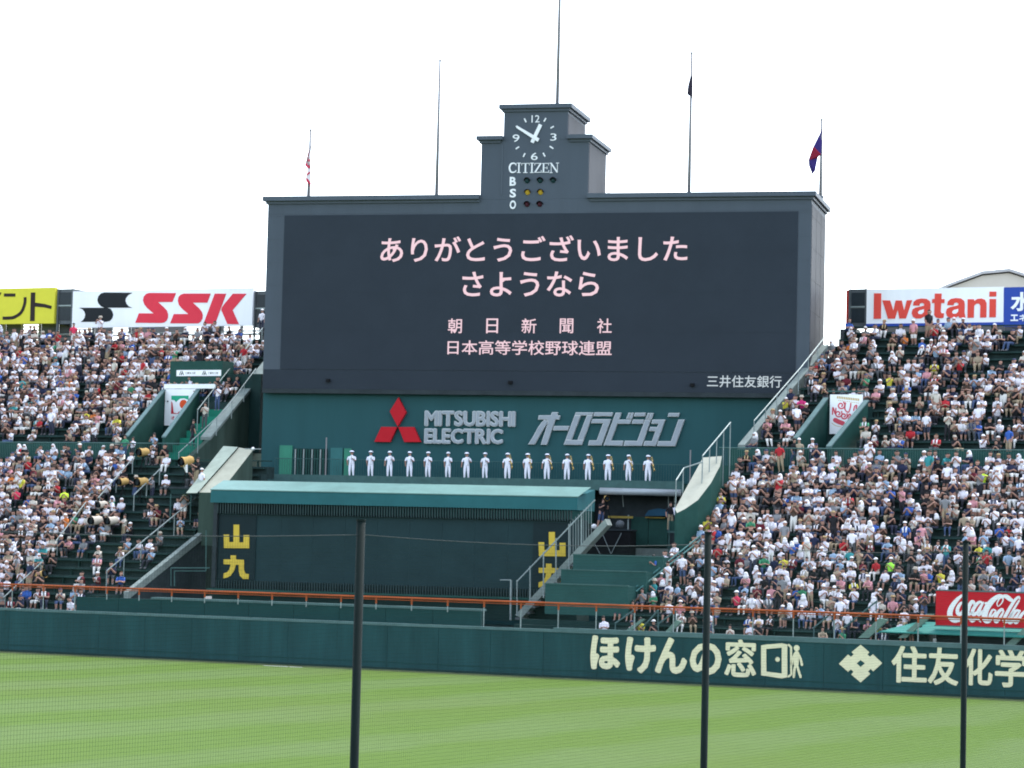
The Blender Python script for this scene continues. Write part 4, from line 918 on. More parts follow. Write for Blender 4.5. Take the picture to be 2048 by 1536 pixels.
for k in range(10): 
    s_ = k/10; u0, z0 = FSt.uz(1040+s_*110, 1234-s_*118, -1.2); MB().box(FSt, u0, u0+.5, z0-.12, z0, -1.3, -.05).build('tread', M_grey, st)
MB().tube(Q(1022, 1160), Q(1021, 1240), .06).build('lamp_post', M_steel, st); MB().tube(Q(1022, 1160), Q(1000, 1160), .04).build('bracket', M_steel, st)
# terraces (wide empty green steps)
gt = thing('green_terrace_steps', 'three wide empty green steps between the stair and right stand', 'steps', FW.off(-3).W(*FW.off(-3).uz(1180, 1205)))
a_ = FW.uz(1000, 1240)[0]; b_ = FW.uz(1262, 1250)[0]
for i_, w_ in enumerate((-1.0, -1.9, -2.6)): MB().box(FW, a_, b_, 1.7, 2.35+.28*i_, w_-.4, w_).build('low_step', M_dgreen, gt)
for (x0, y0, x1, y1, w) in ((1090, 1168, 1256, 1206, -3.0), (1122, 1140, 1292, 1170, -4.6), (1146, 1110, 1326, 1142, -6.2)):
    Fx = FW.off(w); a = Fx.uz(x0, (y0+y1)/2); b = Fx.uz(x1, (y0+y1)/2+2); zt = Fx.uz(x0, y0)[1]
    MB().box(Fx, a[0], b[0], zt-1.6, zt, -1.5, 0).build('step', mat('terrace_green', (.040, .140, .130), .6, var=.15, scale=.5), gt)
    MB().box(Fx, a[0]-.02, b[0], zt+.002, zt+.06, -.2, .03).build('step_nosing', M_rail_g, gt)
hr = thing('aisle_handrail', 'teal double handrail sloping along the left edge of lower right stand', 'handrail', rk(1270, 1180, 'L', .2), 'aisle handrails')
for dy in (0, 9): MB().tube(rk(1272, 1174+dy, 'L', .9), rk(1400, 1072+dy, 'L', .9), .045).build('handrail', mat('teal_rail', (.12, .33, .32), .5, var=.1), hr)
for s_ in (0, .25, .5, .75, 1): A = rk(1272, 1174, 'L', .9).lerp(rk(1400, 1072, 'L', .9), s_); MB().tube(A, A-Vector((0, 0, 1)), .035).build('post', M_rail_g, hr)
FR = FB.off(2.0)
rc = thing('service_recess', 'dark service bay with grey duct right of the dark house roof', 'building', FR.W(*FR.uz(1290, 1090), 0))
quadbox(FR, 1180, 972, 1372, 1092, -1.5, -.4, M_dgrey, 'back_wall', rc)
for x0, x1 in ((1262, 1296), (1297, 1335)): quadbox(FR, x0, 1034, x1, 1092, -.38, -.1, M_mgreen, 'door', rc)
A = FR.uz(1200, 982, 1.95); B = FR.uz(1362, 986, 1.95); MB().tube(FR.W(*A, 1.95), FR.W(*B, 1.95), .22, 12).build('duct', M_grey if 0 else mat('duct_grey', (.62, .70, .74), .4, .2, var=.1), rc, True)
for x_ in (1245, 1337, 1349): u_, z_ = FR.uz(x_, 985, .4); MB().tube(FR.W(u_, z_, .5), FR.W(u_+.1, z_-.9 if x_ < 1300 else z_-2.4, .5), .025).build('bracket', M_steel, rc)
quadbox(FR, 1262, 1097, 1350, 1112, -.3, .8, M_stringer, 'sill', rc)
quadbox(FR, 1255, 1030, 1257.5, 1062, .3, .4, M_steel, 'post', rc)
o_ = quadbox(FR, 1216, 1032, 1266, 1036.5, .5, .6, M_barrier, 'yellow_barrier', None)[0]; tag(o_, 'yellow barrier board behind the cameraman on black platform', 'barrier')
o_ = quadbox(FR, 1290, 1034, 1330, 1036.5, .1, .25, M_barrier, 'yellow_barrier', None)[0]; tag(o_, 'shorter yellow barrier board below the blue tarpaulin', 'barrier')
mb = MB(); q = [FR.uz(*t_) for t_ in ((1292, 1032), (1300, 1021), (1318, 1017), (1344, 1020), (1350, 1032))]; mb.prism(FR, q, -.05, .5); tag(mb.build('tarpaulin', M_tarp), 'blue tarpaulin heaped over gear above the green doors', 'tarpaulin')
sc_ = thing('black_platform', 'black draped scaffold platform carrying a cameraman', 'platform', FR.W(*FR.uz(1213, 1110), 1))
FP = FB.off(5.0)
a = FP.uz(1166, 1060)[0]; b = FP.uz(1262, 1060)[0]; zt = FP.uz(1213, 1058)[1]; zb_ = FP.uz(1213, 1112)[1]
MB().box(FP, a, b, zt-.08, zt, -2, 0).build('deck', M_dgrey, sc_); MB().box(FP, a+.05, b-.05, zb_-.5, zt-.09, -1.9, -.08).build('drape', M_black, sc_)
for q in (((1205, 1068), (1222, 1108)), ((1243, 1066), (1222, 1108)), ((1180, 1070), (1200, 1108))): MB().tube(FP.W(*FP.uz(*q[0], 0), 0), FP.W(*FP.uz(*q[1], 0), 0), .025).build('brace', M_steel, sc_)
PLAT = (FP, zt)
pd = thing('press_deck', 'small green press deck with three people beside cream ramp wall', 'platform', rk(1365, 1100, 'L', .3))
FD = FB.off(6.5); o_, a, b, z0, zt2 = quadbox(FD, 1339, 1042, 1383, 1062, -.1, 0, M_mgreen, 'screen_panel', pd)
MB().box(FD, a-.1, b+.1, z0-.12, z0-.01, -1.6, .1).build('deck', M_rail_g, pd)
for u_ in (a, (a+b)/2, b): MB().tube(FD.W(u_, z0-1.4, .05), FD.W(u_, zt2, .05), .035).build('post', M_rail_g, pd)
MB().tube(FD.W(a-.1, z0-1.0, .05), FD.W(b+.1, z0-1.0, .05), .03).build('rail', M_rail_g, pd)
DECK = (FD, a, b, z0)
# low sloping handrails at the foot of the right stand
M_pale = mat('pale_green_stair', (.28, .46, .38), .6, var=.2)
for i, (q0, q1) in enumerate((((1230, 1247), (1269, 1220)), ((1281, 1260), (1317, 1220)), ((1316, 1248), (1352, 1222)), ((1627, 1256), (1668, 1222)), ((1686, 1257), (1754, 1202)))):
    Fh = FW.off(-1.6); A = Fh.W(*Fh.uz(*q0)); B = Fh.W(*Fh.uz(*q1))
    t = thing('stair_rail', ['first', 'second', 'third', 'fourth', 'fifth'][i]+' short pale sloping rail from the left behind the outfield wall', 'handrail', A-Vector((0, 0, .5)), 'short rails at the foot of the right stand')
    MB().tube(A, B, .045).build('handrail', M_cap, t)
    for s_ in (.02, .98): Cq = A.lerp(B, s_); MB().tube(Cq, Cq-Vector((0, 0, .9)), .03).build('post', M_cap, t)
for i, pts in enumerate(([(1250, 1262), (1262, 1262), (1290, 1238), (1282, 1238)], [(1330, 1264), (1342, 1264), (1362, 1244), (1352, 1240)], [(1716, 1276), (1738, 1276), (1775, 1240), (1758, 1236)], [(1796, 1276), (1812, 1276), (1868, 1228), (1852, 1228)], [(2010, 1290), (2030, 1290), (2062, 1258), (2048, 1256)])):
    Fh = FW.off(-1.2-.1*i); o = MB().ppx(Fh, pts, -.25, 0).build('stair_stringer', M_pale); tag(o, ['pale green stepped stringer left of the white hoarding rail', 'second pale green stringer behind the wall near the net pole', 'pale green stringer left of the teal awning', 'pale green stringer touching the red drinks sign', 'pale green stringer at far right beneath the drinks sign'][i], 'stringer', 'pale stair stringers')
# drinks sign with awning
FC_ = FW.off(-2.0)
ds_ = thing('drinks_sign', 'red drinks sign with flowing white script at lower right', 'sign', FC_.W(*FC_.uz(1960, 1254)))
u0, u1 = FC_.uz(1871.5, 1216)[0], FC_.uz(2110, 1226)[0]; zt = FC_.uz(1960, 1184)[1]; z0 = FC_.uz(1960, 1253)[1]
MB().box(FC_, u0, u1, z0, zt, -.25, 0).build('sign_panel', M_drink, ds_)
fr = MB(); fr.box(FC_, u0-.05, u1, zt+.002, zt+.06, -.28, .03).box(FC_, u0-.05, u1, z0-.06, z0-.002, -.28, .03).build('frame', M_cap, ds_)
KC = dict(ox=1860, oy=1170, sc=10.894)
def cs(name, strokes):
    mb = MB()
    for i, (pts, w0_, w1_) in enumerate(strokes): mb.spx(FC_, pts, w0_, .002, .02+.002*i, wd1=w1_, **KC)
    mb.build(name, M_wht2, ds_)
cs('letter', [([(715, 215), (620, 290), (510, 420), (440, 560), (440, 690), (520, 770), (640, 765), (720, 740)], .09, .27)])
cs('letter', [([(740, 395), (670, 400), (600, 520), (610, 620), (680, 620), (740, 520), (745, 420)], .08, .19)])
cs('letter', [([(960, 440), (955, 375), (905, 370), (850, 470), (820, 580), (850, 640), (920, 600)], .08, .19)])
cs('letter', [([(1150, 400), (1080, 370), (990, 450), (920, 590), (960, 640), (1060, 560), (1130, 410)], .08, .18), ([(1160, 380), (1090, 500), (1050, 610), (1080, 640), (1150, 560)], .08, .2)])
cs('hyphen', [([(1215, 400), (1262, 402)], .13, .14)])
cs('letter', [([(1480, 465), (1460, 400), (1520, 290), (1590, 290), (1570, 380), (1500, 460)], .04, .07), ([(1580, 240), (1500, 240), (1360, 340), (1240, 500), (1190, 660), (1210, 770), (1280, 790), (1340, 740)], .09, .30), ([(1560, 245), (1660, 250), (1740, 310), (1810, 350)], .10, .22)])
cs('letter', [([(1430, 560), (1370, 540), (1310, 640), (1300, 720), (1370, 660), (1430, 580)], .07, .12), ([(1600, 580), (1560, 530), (1470, 620), (1420, 740), (1450, 800), (1520, 720), (1590, 600)], .09, .18)])
cs('letter', [([(1950, 300), (1930, 260), (1850, 330), (1740, 500), (1640, 680), (1610, 770), (1650, 800), (1720, 720), (1830, 520), (1940, 340)], .08, .17)])
cs('letter', [([(1960, 570), (1880, 560), (1780, 670), (1720, 780), (1760, 810), (1850, 720), (1950, 580)], .08, .2), ([(1960, 560), (1880, 700), (1850, 790), (1890, 810), (2000, 640), (2100, 560), (2200, 500)], .08, .16)])
cs('script_tail', [([(740, 735), (850, 720), (920, 785), (1020, 730), (1105, 808)], .04, .16)])
aw = MB(); a, b = FW.off(-1.4).uz(1757, 1262)[0], FW.off(-1.4).uz(2090, 1262)[0]
z_ = FW.off(-1.4).uz(1900, 1270)[1]
aw.hexa([FW.W(a, z_, -1.3), FW.W(b, z_, -1.3), FW.W(b, z_+.5, -3.6), FW.W(a+1.5, z_+.5, -3.6), FW.W(a, z_+.05, -1.3), FW.W(b, z_+.05, -1.3), FW.W(b, z_+.55, -3.6), FW.W(a+1.5, z_+.55, -3.6)])
o = aw.build('awning', mat('teal_awning', (.06, .38, .32), .6, var=.12)); tag(o, 'teal cloth awning below the red drinks sign', 'awning')
o = MB().box(FW, u0-.2, u1, 1.7, z0-.1, -4.5, -3.0).build('kiosk_wall', M_dgrey); tag(o, 'dark kiosk wall under the teal awning', 'wall')
# aisle handrail in the lower right stand
# ------------------------------------------------------------------ foreground net fence
ZP = [20.0, 25.3, 30.8]; PXs = [(718, 1045), (1413, 1070), (1930, 1092)]
base = []
for (x, y), Z in zip([(716.5, 1240), (1413, 1240), (1929.5, 1240)], ZP): r_ = ray(x, y); q_ = CAM+r_*(Z/r_.y); base.append(Vector((q_.x, q_.y, 0)))
dirv = (base[2]-base[0]).normalized(); org = base[0]
fn = thing('net_fence', 'dark mesh safety net strung between slim green poles in the foreground', 'net', org)
M_fpole = mat('fence_pole_green', (.009, .022, .021), .7, var=.2, spec=.1); M_net = mat('net_twine', (.03, .07, .06), .8, var=0)
def at_px(px):   # distance along the fence where image column px is met (ignoring roll)
    k = (px-1024)/FPX; return (k*org.y-org.x)/(dirv.x-k*dirv.y)
s_post = []
for b_ in base: k_ = b_.x/b_.y; s_post.append((k_*org.y-org.x)/(dirv.x-k_*dirv.y))
step = (s_post[2]-s_post[0])/2
for i, s_ in enumerate(s_post):
    q = org+dirv*s_; MB().tube((q.x, q.y, 0), (q.x, q.y, 7.14), .036, 12).build('post', M_fpole, fn, True)
    MB().tube((q.x, q.y, 7.14), (q.x, q.y, 7.155), .040, 12).build('post_cap', M_fpole, fn)
s0, s1 = at_px(-60)-.5, at_px(2110)+.6
allp = [s_post[0]-step]+s_post+[s_post[2]+step]
def ztop(s):
    for a, b in zip(allp, allp[1:]):
        if a <= s <= b: t = (s-a)/(b-a); return 7.03-.05*4*t*(1-t)
    return 7.0
nm = MB(); s = s0; MS = .030
def quad_wire(a, b, r):
    a = Vector(a); b = Vector(b); nm.tube(a, b, r, 3, cap=False)
while s < s1:
    q = org+dirv*s; j = .004*math.sin(s*3.1); quad_wire((q.x, q.y, 3.6), (q.x+dirv.x*j, q.y+dirv.y*j, ztop(s)), .00065); s += MS
z = 3.6
while z < 6.99:
    pts = [org+dirv*(s0+(s1-s0)*i/40) for i in range(41)]
    for i in range(40):
        sa = s0+(s1-s0)*i/40; sb_ = s0+(s1-s0)*(i+1)/40; f = lambda s: z-(7.03-ztop(s))*max(0, (z-5)/2)
        quad_wire((pts[i].x, pts[i].y, f(sa)), (pts[i+1].x, pts[i+1].y, f(sb_)), .00065)
    z += MS
tag(nm.build('mesh', M_net, fn), kind='stuff')
cb_ = MB()
for i in range(60):
    sa = s0+(s1-s0)*i/60; sb_ = s0+(s1-s0)*(i+1)/60; A = org+dirv*sa; B = org+dirv*sb_; cb_.tube((A.x, A.y, ztop(sa)+.004), (B.x, B.y, ztop(sb_)+.004), .0032, 5)
cb_.build('top_cable', mat('cable', (.05, .07, .07), .6, var=.2), fn)
# ------------------------------------------------------------------ people
def skel(pose):
    """joints (x, y, z, radius); the figure faces -Y, the floor is z = 0"""
    J = {}; E = []
    def j(n, x, y, z, r): J[n] = (x, y, z, r)
    sit = pose.startswith('sit')
    hz = .50 if sit else .93; ly = 0; lean = {'sit_lean': -.16, 'sit_lap': -.05, 'sit_back': .05}.get(pose, 0)
    j('hip', 0, 0, hz, .125); j('waist', 0, lean*.35, hz+.19, .118); j('chest', 0, lean*.8, hz+.40, .135); j('collar', 0, lean, hz+.50, .085)
    j('neck', 0, lean*1.05, hz+.57, .055); j('head0', 0, lean*1.1-.02, hz+.655, .083); j('head1', 0, lean*1.1-.02, hz+.76, .088)
    E += [('hip', 'waist', 'shirt'), ('waist', 'chest', 'shirt'), ('chest', 'collar', 'shirt'), ('collar', 'neck', 'skin'), ('neck', 'head0', 'skin'), ('head0', 'head1', 'skin')]
    for s, sd in ((-1, 'l'), (1, 'r')):
        j('hp'+sd, .085*s, 0, hz-.02, .10)
        if sit:
            j('kn'+sd, .13*s, -.42, .52, .068); j('an'+sd, .12*s, -.40 if s > 0 else -.46, .10, .042); j('to'+sd, .13*s, -.60, .045, .04)
        else:
            sp = .16 if pose == 'walk' else .0
            j('kn'+sd, .10*s, -.03-sp*s, .50, .068); j('an'+sd, .11*s, .02-sp*1.2*s, .09, .042); j('to'+sd, .12*s, -.13-sp*1.2*s, .045, .04)
        E.append(('hip', 'hp'+sd, 'pants')); E.append(('hp'+sd, 'kn'+sd, 'pants')); E.append(('kn'+sd, 'an'+sd, 'shin')); E.append(('an'+sd, 'to'+sd, 'shoe'))
        cz = hz+.455; cy = lean*.95
        j('sh'+sd, .185*s, cy, cz, .062)
        if pose in ('sit_clap', 'stand_clap', 'sit_back'): el = (.205*s, cy-.09, cz-.27); ha = (.05*s, cy-.25, cz-(.20 if pose == 'sit_back' else .05))
        elif pose == 'sit_lap': el = (.215*s, cy-.05, cz-.28); ha = (.13*s, cy-.30, cz-.42)
        elif pose == 'sit_lean': el = (.22*s, cy-.16, cz-.25); ha = (.06*s, cy-.30, cz-.20)
        elif pose == 'sit_phone' or pose == 'stand_phone': el = (.23*s, cy-.18, cz-.16); ha = (.05*s, cy-.30, cz+.08)
        elif pose.startswith('stand_horn'):
            q_ = int(pose[-1]); el = ((.235, .25, .22)[q_]*s, cy-.05, cz-.25); ha = (((.235, .27, .21)[q_], cy+(.01, -.03, .03)[q_], cz-.50) if s < 0 else ((.16, .13, .18)[q_], cy-.24, cz-(.13, .05, .20)[q_])); ha = (ha[0]*(-1 if s < 0 else 1), ha[1], ha[2])
        elif pose == 'stand_cam': el = (.24*s, cy-.20, cz-.20); ha = (.13*s, cy-.42, cz-.06)
        else: el = (.235*s, cy+.01, cz-.27); ha = (.24*s, cy-.07, cz-.50)
        j('el'+sd, *el, .045); j('wr'+sd, *ha, .034)
        hv = Vector(ha)-Vector(el); hv.normalize(); h = Vector(ha)+hv*.075; j('hd'+sd, h.x, h.y, h.z, .036)
        E += [('chest', 'sh'+sd, 'shirt'), ('sh'+sd, 'el'+sd, 'sleeve'), ('el'+sd, 'wr'+sd, 'skin'), ('wr'+sd, 'hd'+sd, 'skin')]
    return J, E
def skin_mesh(pose, sub, shorts=False, longsleeve=False, skirt=False):
    J, E = skel(pose); names = list(J); idx = {n: i for i, n in enumerate(names)}
    me = bpy.data.meshes.new('b'); me.from_pydata([J[n][:3] for n in names], [(idx[a], idx[b]) for a, b, _ in E], [])
    o = bpy.data.objects.new('b', me); COL.objects.link(o); md = o.modifiers.new('s', 'SKIN'); md.use_smooth_shade = True
    md.branch_smoothing = .3
    for i, n in enumerate(names):
        r = J[n][3]; fx = {'hip': 1.25, 'waist': 1.15, 'chest': 1.3, 'collar': 1.25}.get(n, 1)
        me.skin_vertices[0].data[i].radius = (r*fx, r*.92) if fx > 1 else (r, r)
        me.skin_vertices[0].data[i].use_root = (n == 'hip')
    if sub: s = o.modifiers.new('u', 'SUBSURF'); s.levels = sub; s.render_levels = sub
    bpy.context.view_layer.update()
    ev = bpy.data.meshes.new_from_object(o.evaluated_get(bpy.context.evaluated_depsgraph_get()))
    V_ = [v.co.copy() for v in ev.vertices]; F_ = [tuple(p.vertices) for p in ev.polygons]
    bpy.data.objects.remove(o); bpy.data.meshes.remove(me); bpy.data.meshes.remove(ev)
    seg = [(Vector(J[a][:3]), Vector(J[b][:3]), (J[a][3]+J[b][3])/2, l) for a, b, l in E]; M_ = []
    for f in F_:
        c = sum((V_[k] for k in f), Vector())/len(f); best = None
        for a, b, r, l in seg:
            ab = b-a; t = max(0, min(1, (c-a).dot(ab)/ab.length_squared)); dd = (c-(a+ab*t)).length/r
            if best is None or dd < best[0]: best = (dd, l, t, c)
        l = best[1]; t = best[2]
        if l == 'sleeve': l = 'shirt' if (longsleeve or t < .85) else 'skin'
        elif l == 'shin': l = 'skin' if shorts else 'pants'
        elif l == 'pants' and shorts and pose.startswith('stand') and t > .95: l = 'skin'
        M_.append({'skin': 0, 'shirt': 1, 'pants': 2, 'shoe': 5}[l])
    return V_, F_, M_, Vector(J['head1'][:3])-Vector((0, 0, .03))
def add_head(Vs, Fs, Ms, hc, kind, detail=False):
    mb = MB(); hair = 3; hat = 4; out = []
    def put(b, m_): 
        i = len(Vs); Vs.extend(b.v); Fs.extend(tuple(k+i for k in f) for f in b.f); Ms.extend([m_]*len(b.f))
    h = hc
    nu, nv = (12, 8) if detail else (8, 6)
    if kind in ('hair', 'longhair', 'cap', 'darkcap', 'straw', 'bucket'):
        b = MB().ball(h+Vector((0, .018, .012)), .098, .105, .118, nu, nv, -.1 if kind != 'longhair' else -.55)
        b.v = [v if (v.y > h.y-.045 or v.z > h.z+.05) else Vector((v.x, max(v.y, h.y-.05), v.z+.02)) for v in b.v]; put(b, 3)
    if kind == 'longhair': put(MB().ball(h+Vector((0, .05, -.12)), .10, .06, .16, nu, nv), 3)
    if kind in ('cap', 'darkcap'):
        b = MB().ball(h+Vector((0, .008, .035)), .108, .118, .105, nu, nv, -.05); put(b, 4)
        b = MB(); n = 6; z = h.z+.045
        pts = [(h.x+.085*math.cos(math.pi*k/n), h.y-.09-.10*math.sin(math.pi*k/n)) for k in range(n+1)]
        b.v = [Vector((x, y, z-.012)) for x, y in pts]+[Vector((x, y, z)) for x, y in pts]; m_ = n+1
        b.f = [tuple(range(m_)), tuple(range(2*m_-1, m_-1, -1))]+[(k, k+1, m_+k+1, m_+k) for k in range(n)]; put(b, 4)
    if kind in ('straw', 'bucket'):
        r0, r1 = (.115, .19) if kind == 'straw' else (.11, .15)
        b = MB(); b.tube(h+Vector((0, 0, .03)), h+Vector((0, 0, .14)), r0, nu, r0*.82); b.tube(h+Vector((0, 0, .045 if kind == 'straw' else .01)), h+Vector((0, 0, .06)), r1, nu, r0); put(b, 4)
    if kind == 'towelhead':
        b = MB().ball(h+Vector((0, .015, .01)), .112, .125, .125, nu, nv, -.2); b.v = [v if v.y > h.y-.06 or v.z > h.z+.05 else Vector((v.x*1.02, h.y-.06, v.z)) for v in b.v]; put(b, 4)
        b = MB(); b.tube(h+Vector((0, .05, -.24)), h+Vector((0, .04, .02)), .17, nu, .105); put(b, 4)
    if detail:
        put(MB().ball(h+Vector((0, -.092, -.03)), .014, .02, .022, 6, 4), 0)
        for s in (-1, 1): put(MB().ball(h+Vector((.032*s, -.080, .002)), .012, .008, .008, 6, 4), 3); put(MB().ball(h+Vector((.092*s, 0, -.02)), .012, .022, .03, 6, 4), 0)
        put(MB().ball(h+Vector((0, -.083, -.068)), .022, .006, .006, 6, 4), 5)
def neck_towel(Vs, Fs, Ms, hc):
    for s in (-1, 1):
        b = MB(); a = hc+Vector((.07*s, .03, -.17)); m_ = hc+Vector((.085*s, -.12, -.25)); e = hc+Vector((.075*s, -.17, -.50))
        i = len(b.v)
        for q, q2 in ((a, m_), (m_, e)):
            b.hexa([q+Vector((-.035, -.015, 0)), q+Vector((.035, -.015, 0)), q+Vector((.035, .015, .0)), q+Vector((-.035, .015, 0)), q2+Vector((-.035, -.015, 0)), q2+Vector((.035, -.015, 0)), q2+Vector((.035, .015, 0)), q2+Vector((-.035, .015, 0))])
        i = len(Vs); Vs.extend(b.v); Fs.extend(tuple(k+i for k in f) for f in b.f); Ms.extend([4]*len(b.f))
_sk = {}
def variant(pose, head, sub, shorts=False, towel=False):
    key = (pose, head, sub, shorts, towel)
    if key in _sk: return _sk[key]
    k0 = (pose, sub, shorts)
    if k0 not in _sk: _sk[k0] = skin_mesh(pose, sub, shorts)
    V_, F_, M_, hc = _sk[k0]; V_ = list(V_); F_ = list(F_); M_ = list(M_)
    add_head(V_, F_, M_, hc, head)
    if towel: neck_towel(V_, F_, M_, hc)
    _sk[key] = (V_, F_, M_); return _sk[key]
def flatmat(name, col, rough=.8):
    m = bpy.data.materials.new(name); m.use_nodes = True; b = m.node_tree.nodes['Principled BSDF']; b.inputs['Base Color'].default_value = (*col, 1); b.inputs['Roughness'].default_value = rough
    b.inputs['Specular IOR Level'].default_value = .2; return m
M_skin = flatmat('skin', (.34, .195, .15), .6); M_hair = flatmat('hair', (.018, .014, .013), .5); M_shoe = flatmat('shoe', (.12, .12, .13))
HATC = {'cap': (.66, .66, .68), 'darkcap': (.03, .04, .09), 'straw': (.40, .29, .16), 'bucket': (.42, .38, .32), 'towelhead': (.66, .66, .70), 'hair': (.66, .66, .70), 'longhair': (.66, .66, .70)}
M_hat = {k: flatmat('hat_'+k, c) for k, c in HATC.items()}
def objcol():
    m = flatmat('shirt_cloth', (1, 1, 1)); n = m.node_tree; oi = n.nodes.new('ShaderNodeObjectInfo'); n.links.new(oi.outputs['Color'], n.nodes['Principled BSDF'].inputs['Base Color']); return m
M_shirt = objcol()
PANTS = [(.02, .022, .03), (.03, .035, .06), (.06, .065, .07), (.30, .24, .16), (.05, .08, .16), (.62, .62, .60), (.02, .02, .025)]
def randpants():
    m = flatmat('trouser_cloth', (1, 1, 1)); n = m.node_tree; oi = n.nodes.new('ShaderNodeObjectInfo'); cr = n.nodes.new('ShaderNodeValToRGB'); cr.color_ramp.interpolation = 'CONSTANT'
    e = cr.color_ramp.elements
    while len(e) < len(PANTS): e.new(.5)
    for i, c in enumerate(PANTS): e[i].position = i/len(PANTS); e[i].color = (*c, 1)
    n.links.new(oi.outputs['Random'], cr.inputs[0]); n.links.new(cr.outputs[0], n.nodes['Principled BSDF'].inputs['Base Color']); return m
M_pants = randpants()
SHIRTS = [('white', (.68, .67, .74), 42), ('cream', (.66, .62, .54), 6), ('black', (.018, .018, .022), 17), ('navy', (.02, .028, .07), 9), ('grey', (.26, .27, .29), 7), ('brown', (.10, .065, .05), 4), ('pale blue', (.35, .50, .68), 5),
          ('pink', (.72, .34, .38), 4), ('red', (.50, .03, .04), 2.5), ('maroon', (.16, .02, .035), 3), ('bright blue', (.05, .14, .50), 2), ('yellow', (.72, .66, .08), 1), ('orange', (.75, .22, .05), .8), ('green', (.06, .30, .16), 1), ('teal', (.05, .32, .34), 1), ('beige', (.45, .37, .27), 4)]
SH = {n: c if n == 'white' else tuple(.72*q for q in c) for n, c, w in SHIRTS}; SH.update({'neon yellow': (.62, .85, .06), 'neon green': (.35, .85, .08), 'crimson': (.55, .04, .09), 'magenta': (.50, .03, .16)})
HEADS = [('hair', 50), ('longhair', 12), ('cap', 11), ('darkcap', 8), ('straw', 4), ('bucket', 5), ('towelhead', 8)]
HEADW = {'hair': 'dark hair', 'longhair': 'long dark hair', 'cap': 'white cap', 'darkcap': 'navy cap', 'straw': 'straw hat', 'bucket': 'beige bucket hat', 'towelhead': 'white head towel'}
POSES = [('sit_clap', 46), ('sit_lap', 20), ('sit_lean', 12), ('sit_phone', 5), ('sit_back', 9), ('stand', 3), ('stand_clap', 5)]
POSEW = {'sit_clap': 'clapping', 'sit_lap': 'hands on lap', 'sit_lean': 'leaning forward', 'sit_phone': 'raising a phone', 'sit_back': 'sitting upright', 'stand': 'standing', 'stand_clap': 'standing clapping', 'walk': 'walking', 'stand_phone': 'standing with raised phone', 'stand_cam': 'standing behind camera'}
def pick(t): 
    r = random.random()*sum(x[-1] for x in t)
    for x in t:
        r -= x[-1]
        if r <= 0: return x[0]
    return t[-1][0]
_pm = {}
def person_mesh(pose, head, shorts, towel, sub=1, pants=None, shirt=None):
    key = (pose, head, shorts, towel, sub, pants, shirt)
    if key in _pm: return _pm[key]
    V_, F_, M_ = variant(pose, head, sub, shorts, towel)
    me = bpy.data.meshes.new('person'); me.from_pydata(V_, [], F_)
    for m in (M_skin, shirt or M_shirt, pants or M_pants, M_hair, M_hat[head], M_shoe): me.materials.append(m)
    me.polygons.foreach_set('material_index', M_); me.polygons.foreach_set('use_smooth', [True]*len(F_)); me.update(); _pm[key] = me; return me
def person(loc, yaw, label, shirt='white', head='hair', pose='sit_clap', shorts=False, towel=False, group=None, scale=1.0, pants=None):
    me = person_mesh(pose, head, shorts, towel, 1, pants)
    o = bpy.data.objects.new('person', me); COL.objects.link(o); o.location = loc; o.rotation_euler = (random.gauss(0, .05), random.gauss(0, .05), yaw); o.scale = (scale*random.uniform(1.04, 1.2), scale*1.1, scale)
    c = SH[shirt]; o.color = (*c, 1); tag(o, label, 'person', group); return o
def inpoly(x, y, P):
    c = False; n = len(P)
    for i in range(n):
        x0, y0 = P[i]; x1, y1 = P[i-1]
        if (y0 > y) != (y1 > y) and x < (x1-x0)*(y-y0)/(y1-y0)+x0: c = not c
    return c
PRESS = [(270, 905), (262, 925), (196, 1000), (130, 1060), (80, 1140), (40, 1200), (260, 1200), (420, 1060), (420, 900)]
from mathutils import noise as mnoise
def density(side, lvl, x, y, k):
    n_ = mnoise.noise(Vector((x/55, y/42, 3.1+(7 if side == 'L' else 0))))
    return dens0(side, lvl, x, y, k)*max(.35, min(1.08, .98+n_*.75))
def dens0(side, lvl, x, y, k):
    if side == 'L':
        if lvl == 'L':
            if x > 398 and y < 1010: return 0
            if inpoly(x, y, PRESS): return .36 if y > 1000 else .15
            if k >= NL-1: return .45
            if y > 1150: return .75
            return .86
        if k >= NU-1: return .12
        if x > 350: return .62
        if x > 250 and y > 800: return .62
        if k <= 1: return .35
        if x > 200 and y > 830: return .5
        return .84
    if lvl == 'L':
        if y > 1248: return .34
        if y > 1215: return .40 if x > 1480 else .25
        if abs(x-(1700+(1240-y)*.42)) < 9: return .12
        if abs(x-(1900+(1100-y)*.30)) < 8 and y < 1100: return .15
        return .93
    if x < 1592: return .45
    if k >= NU-1: return .0
    if k == NU-2: return .35
    if k >= NU-6: return .62 if x > 1830 else .45
    if abs(x-(1745+(860-y)*.40)) < 10: return .2
    if x < 1830 and 740 < y < 860: return .55
    if 1790 < x < 1880 and 690 < y < 800: return .5
    if k <= 1: return .5
    return .84
ORD = ['first', 'second', 'third', 'fourth', 'fifth', 'sixth', 'seventh', 'eighth', 'ninth', 'tenth', 'eleventh', 'twelfth', 'thirteenth', 'fourteenth', 'fifteenth', 'sixteenth', 'seventeenth', 'eighteenth', 'nineteenth', 'twentieth']
LMR = [(1225, 'first wall character'), (1281, 'second wall character'), (1342, 'third wall character'), (1410, 'middle net pole'), (1481, 'fifth wall character'), (1548, 'door emblem'), (1597, 'walking figure emblem'), (1655, 'gap between wall adverts'), (1721, 'crest emblem'), (1820, 'first character after crest'), (1885, 'second character after crest'), (1930, 'right net pole'), (1985, 'drinks sign'), (2035, 'right photo edge')]
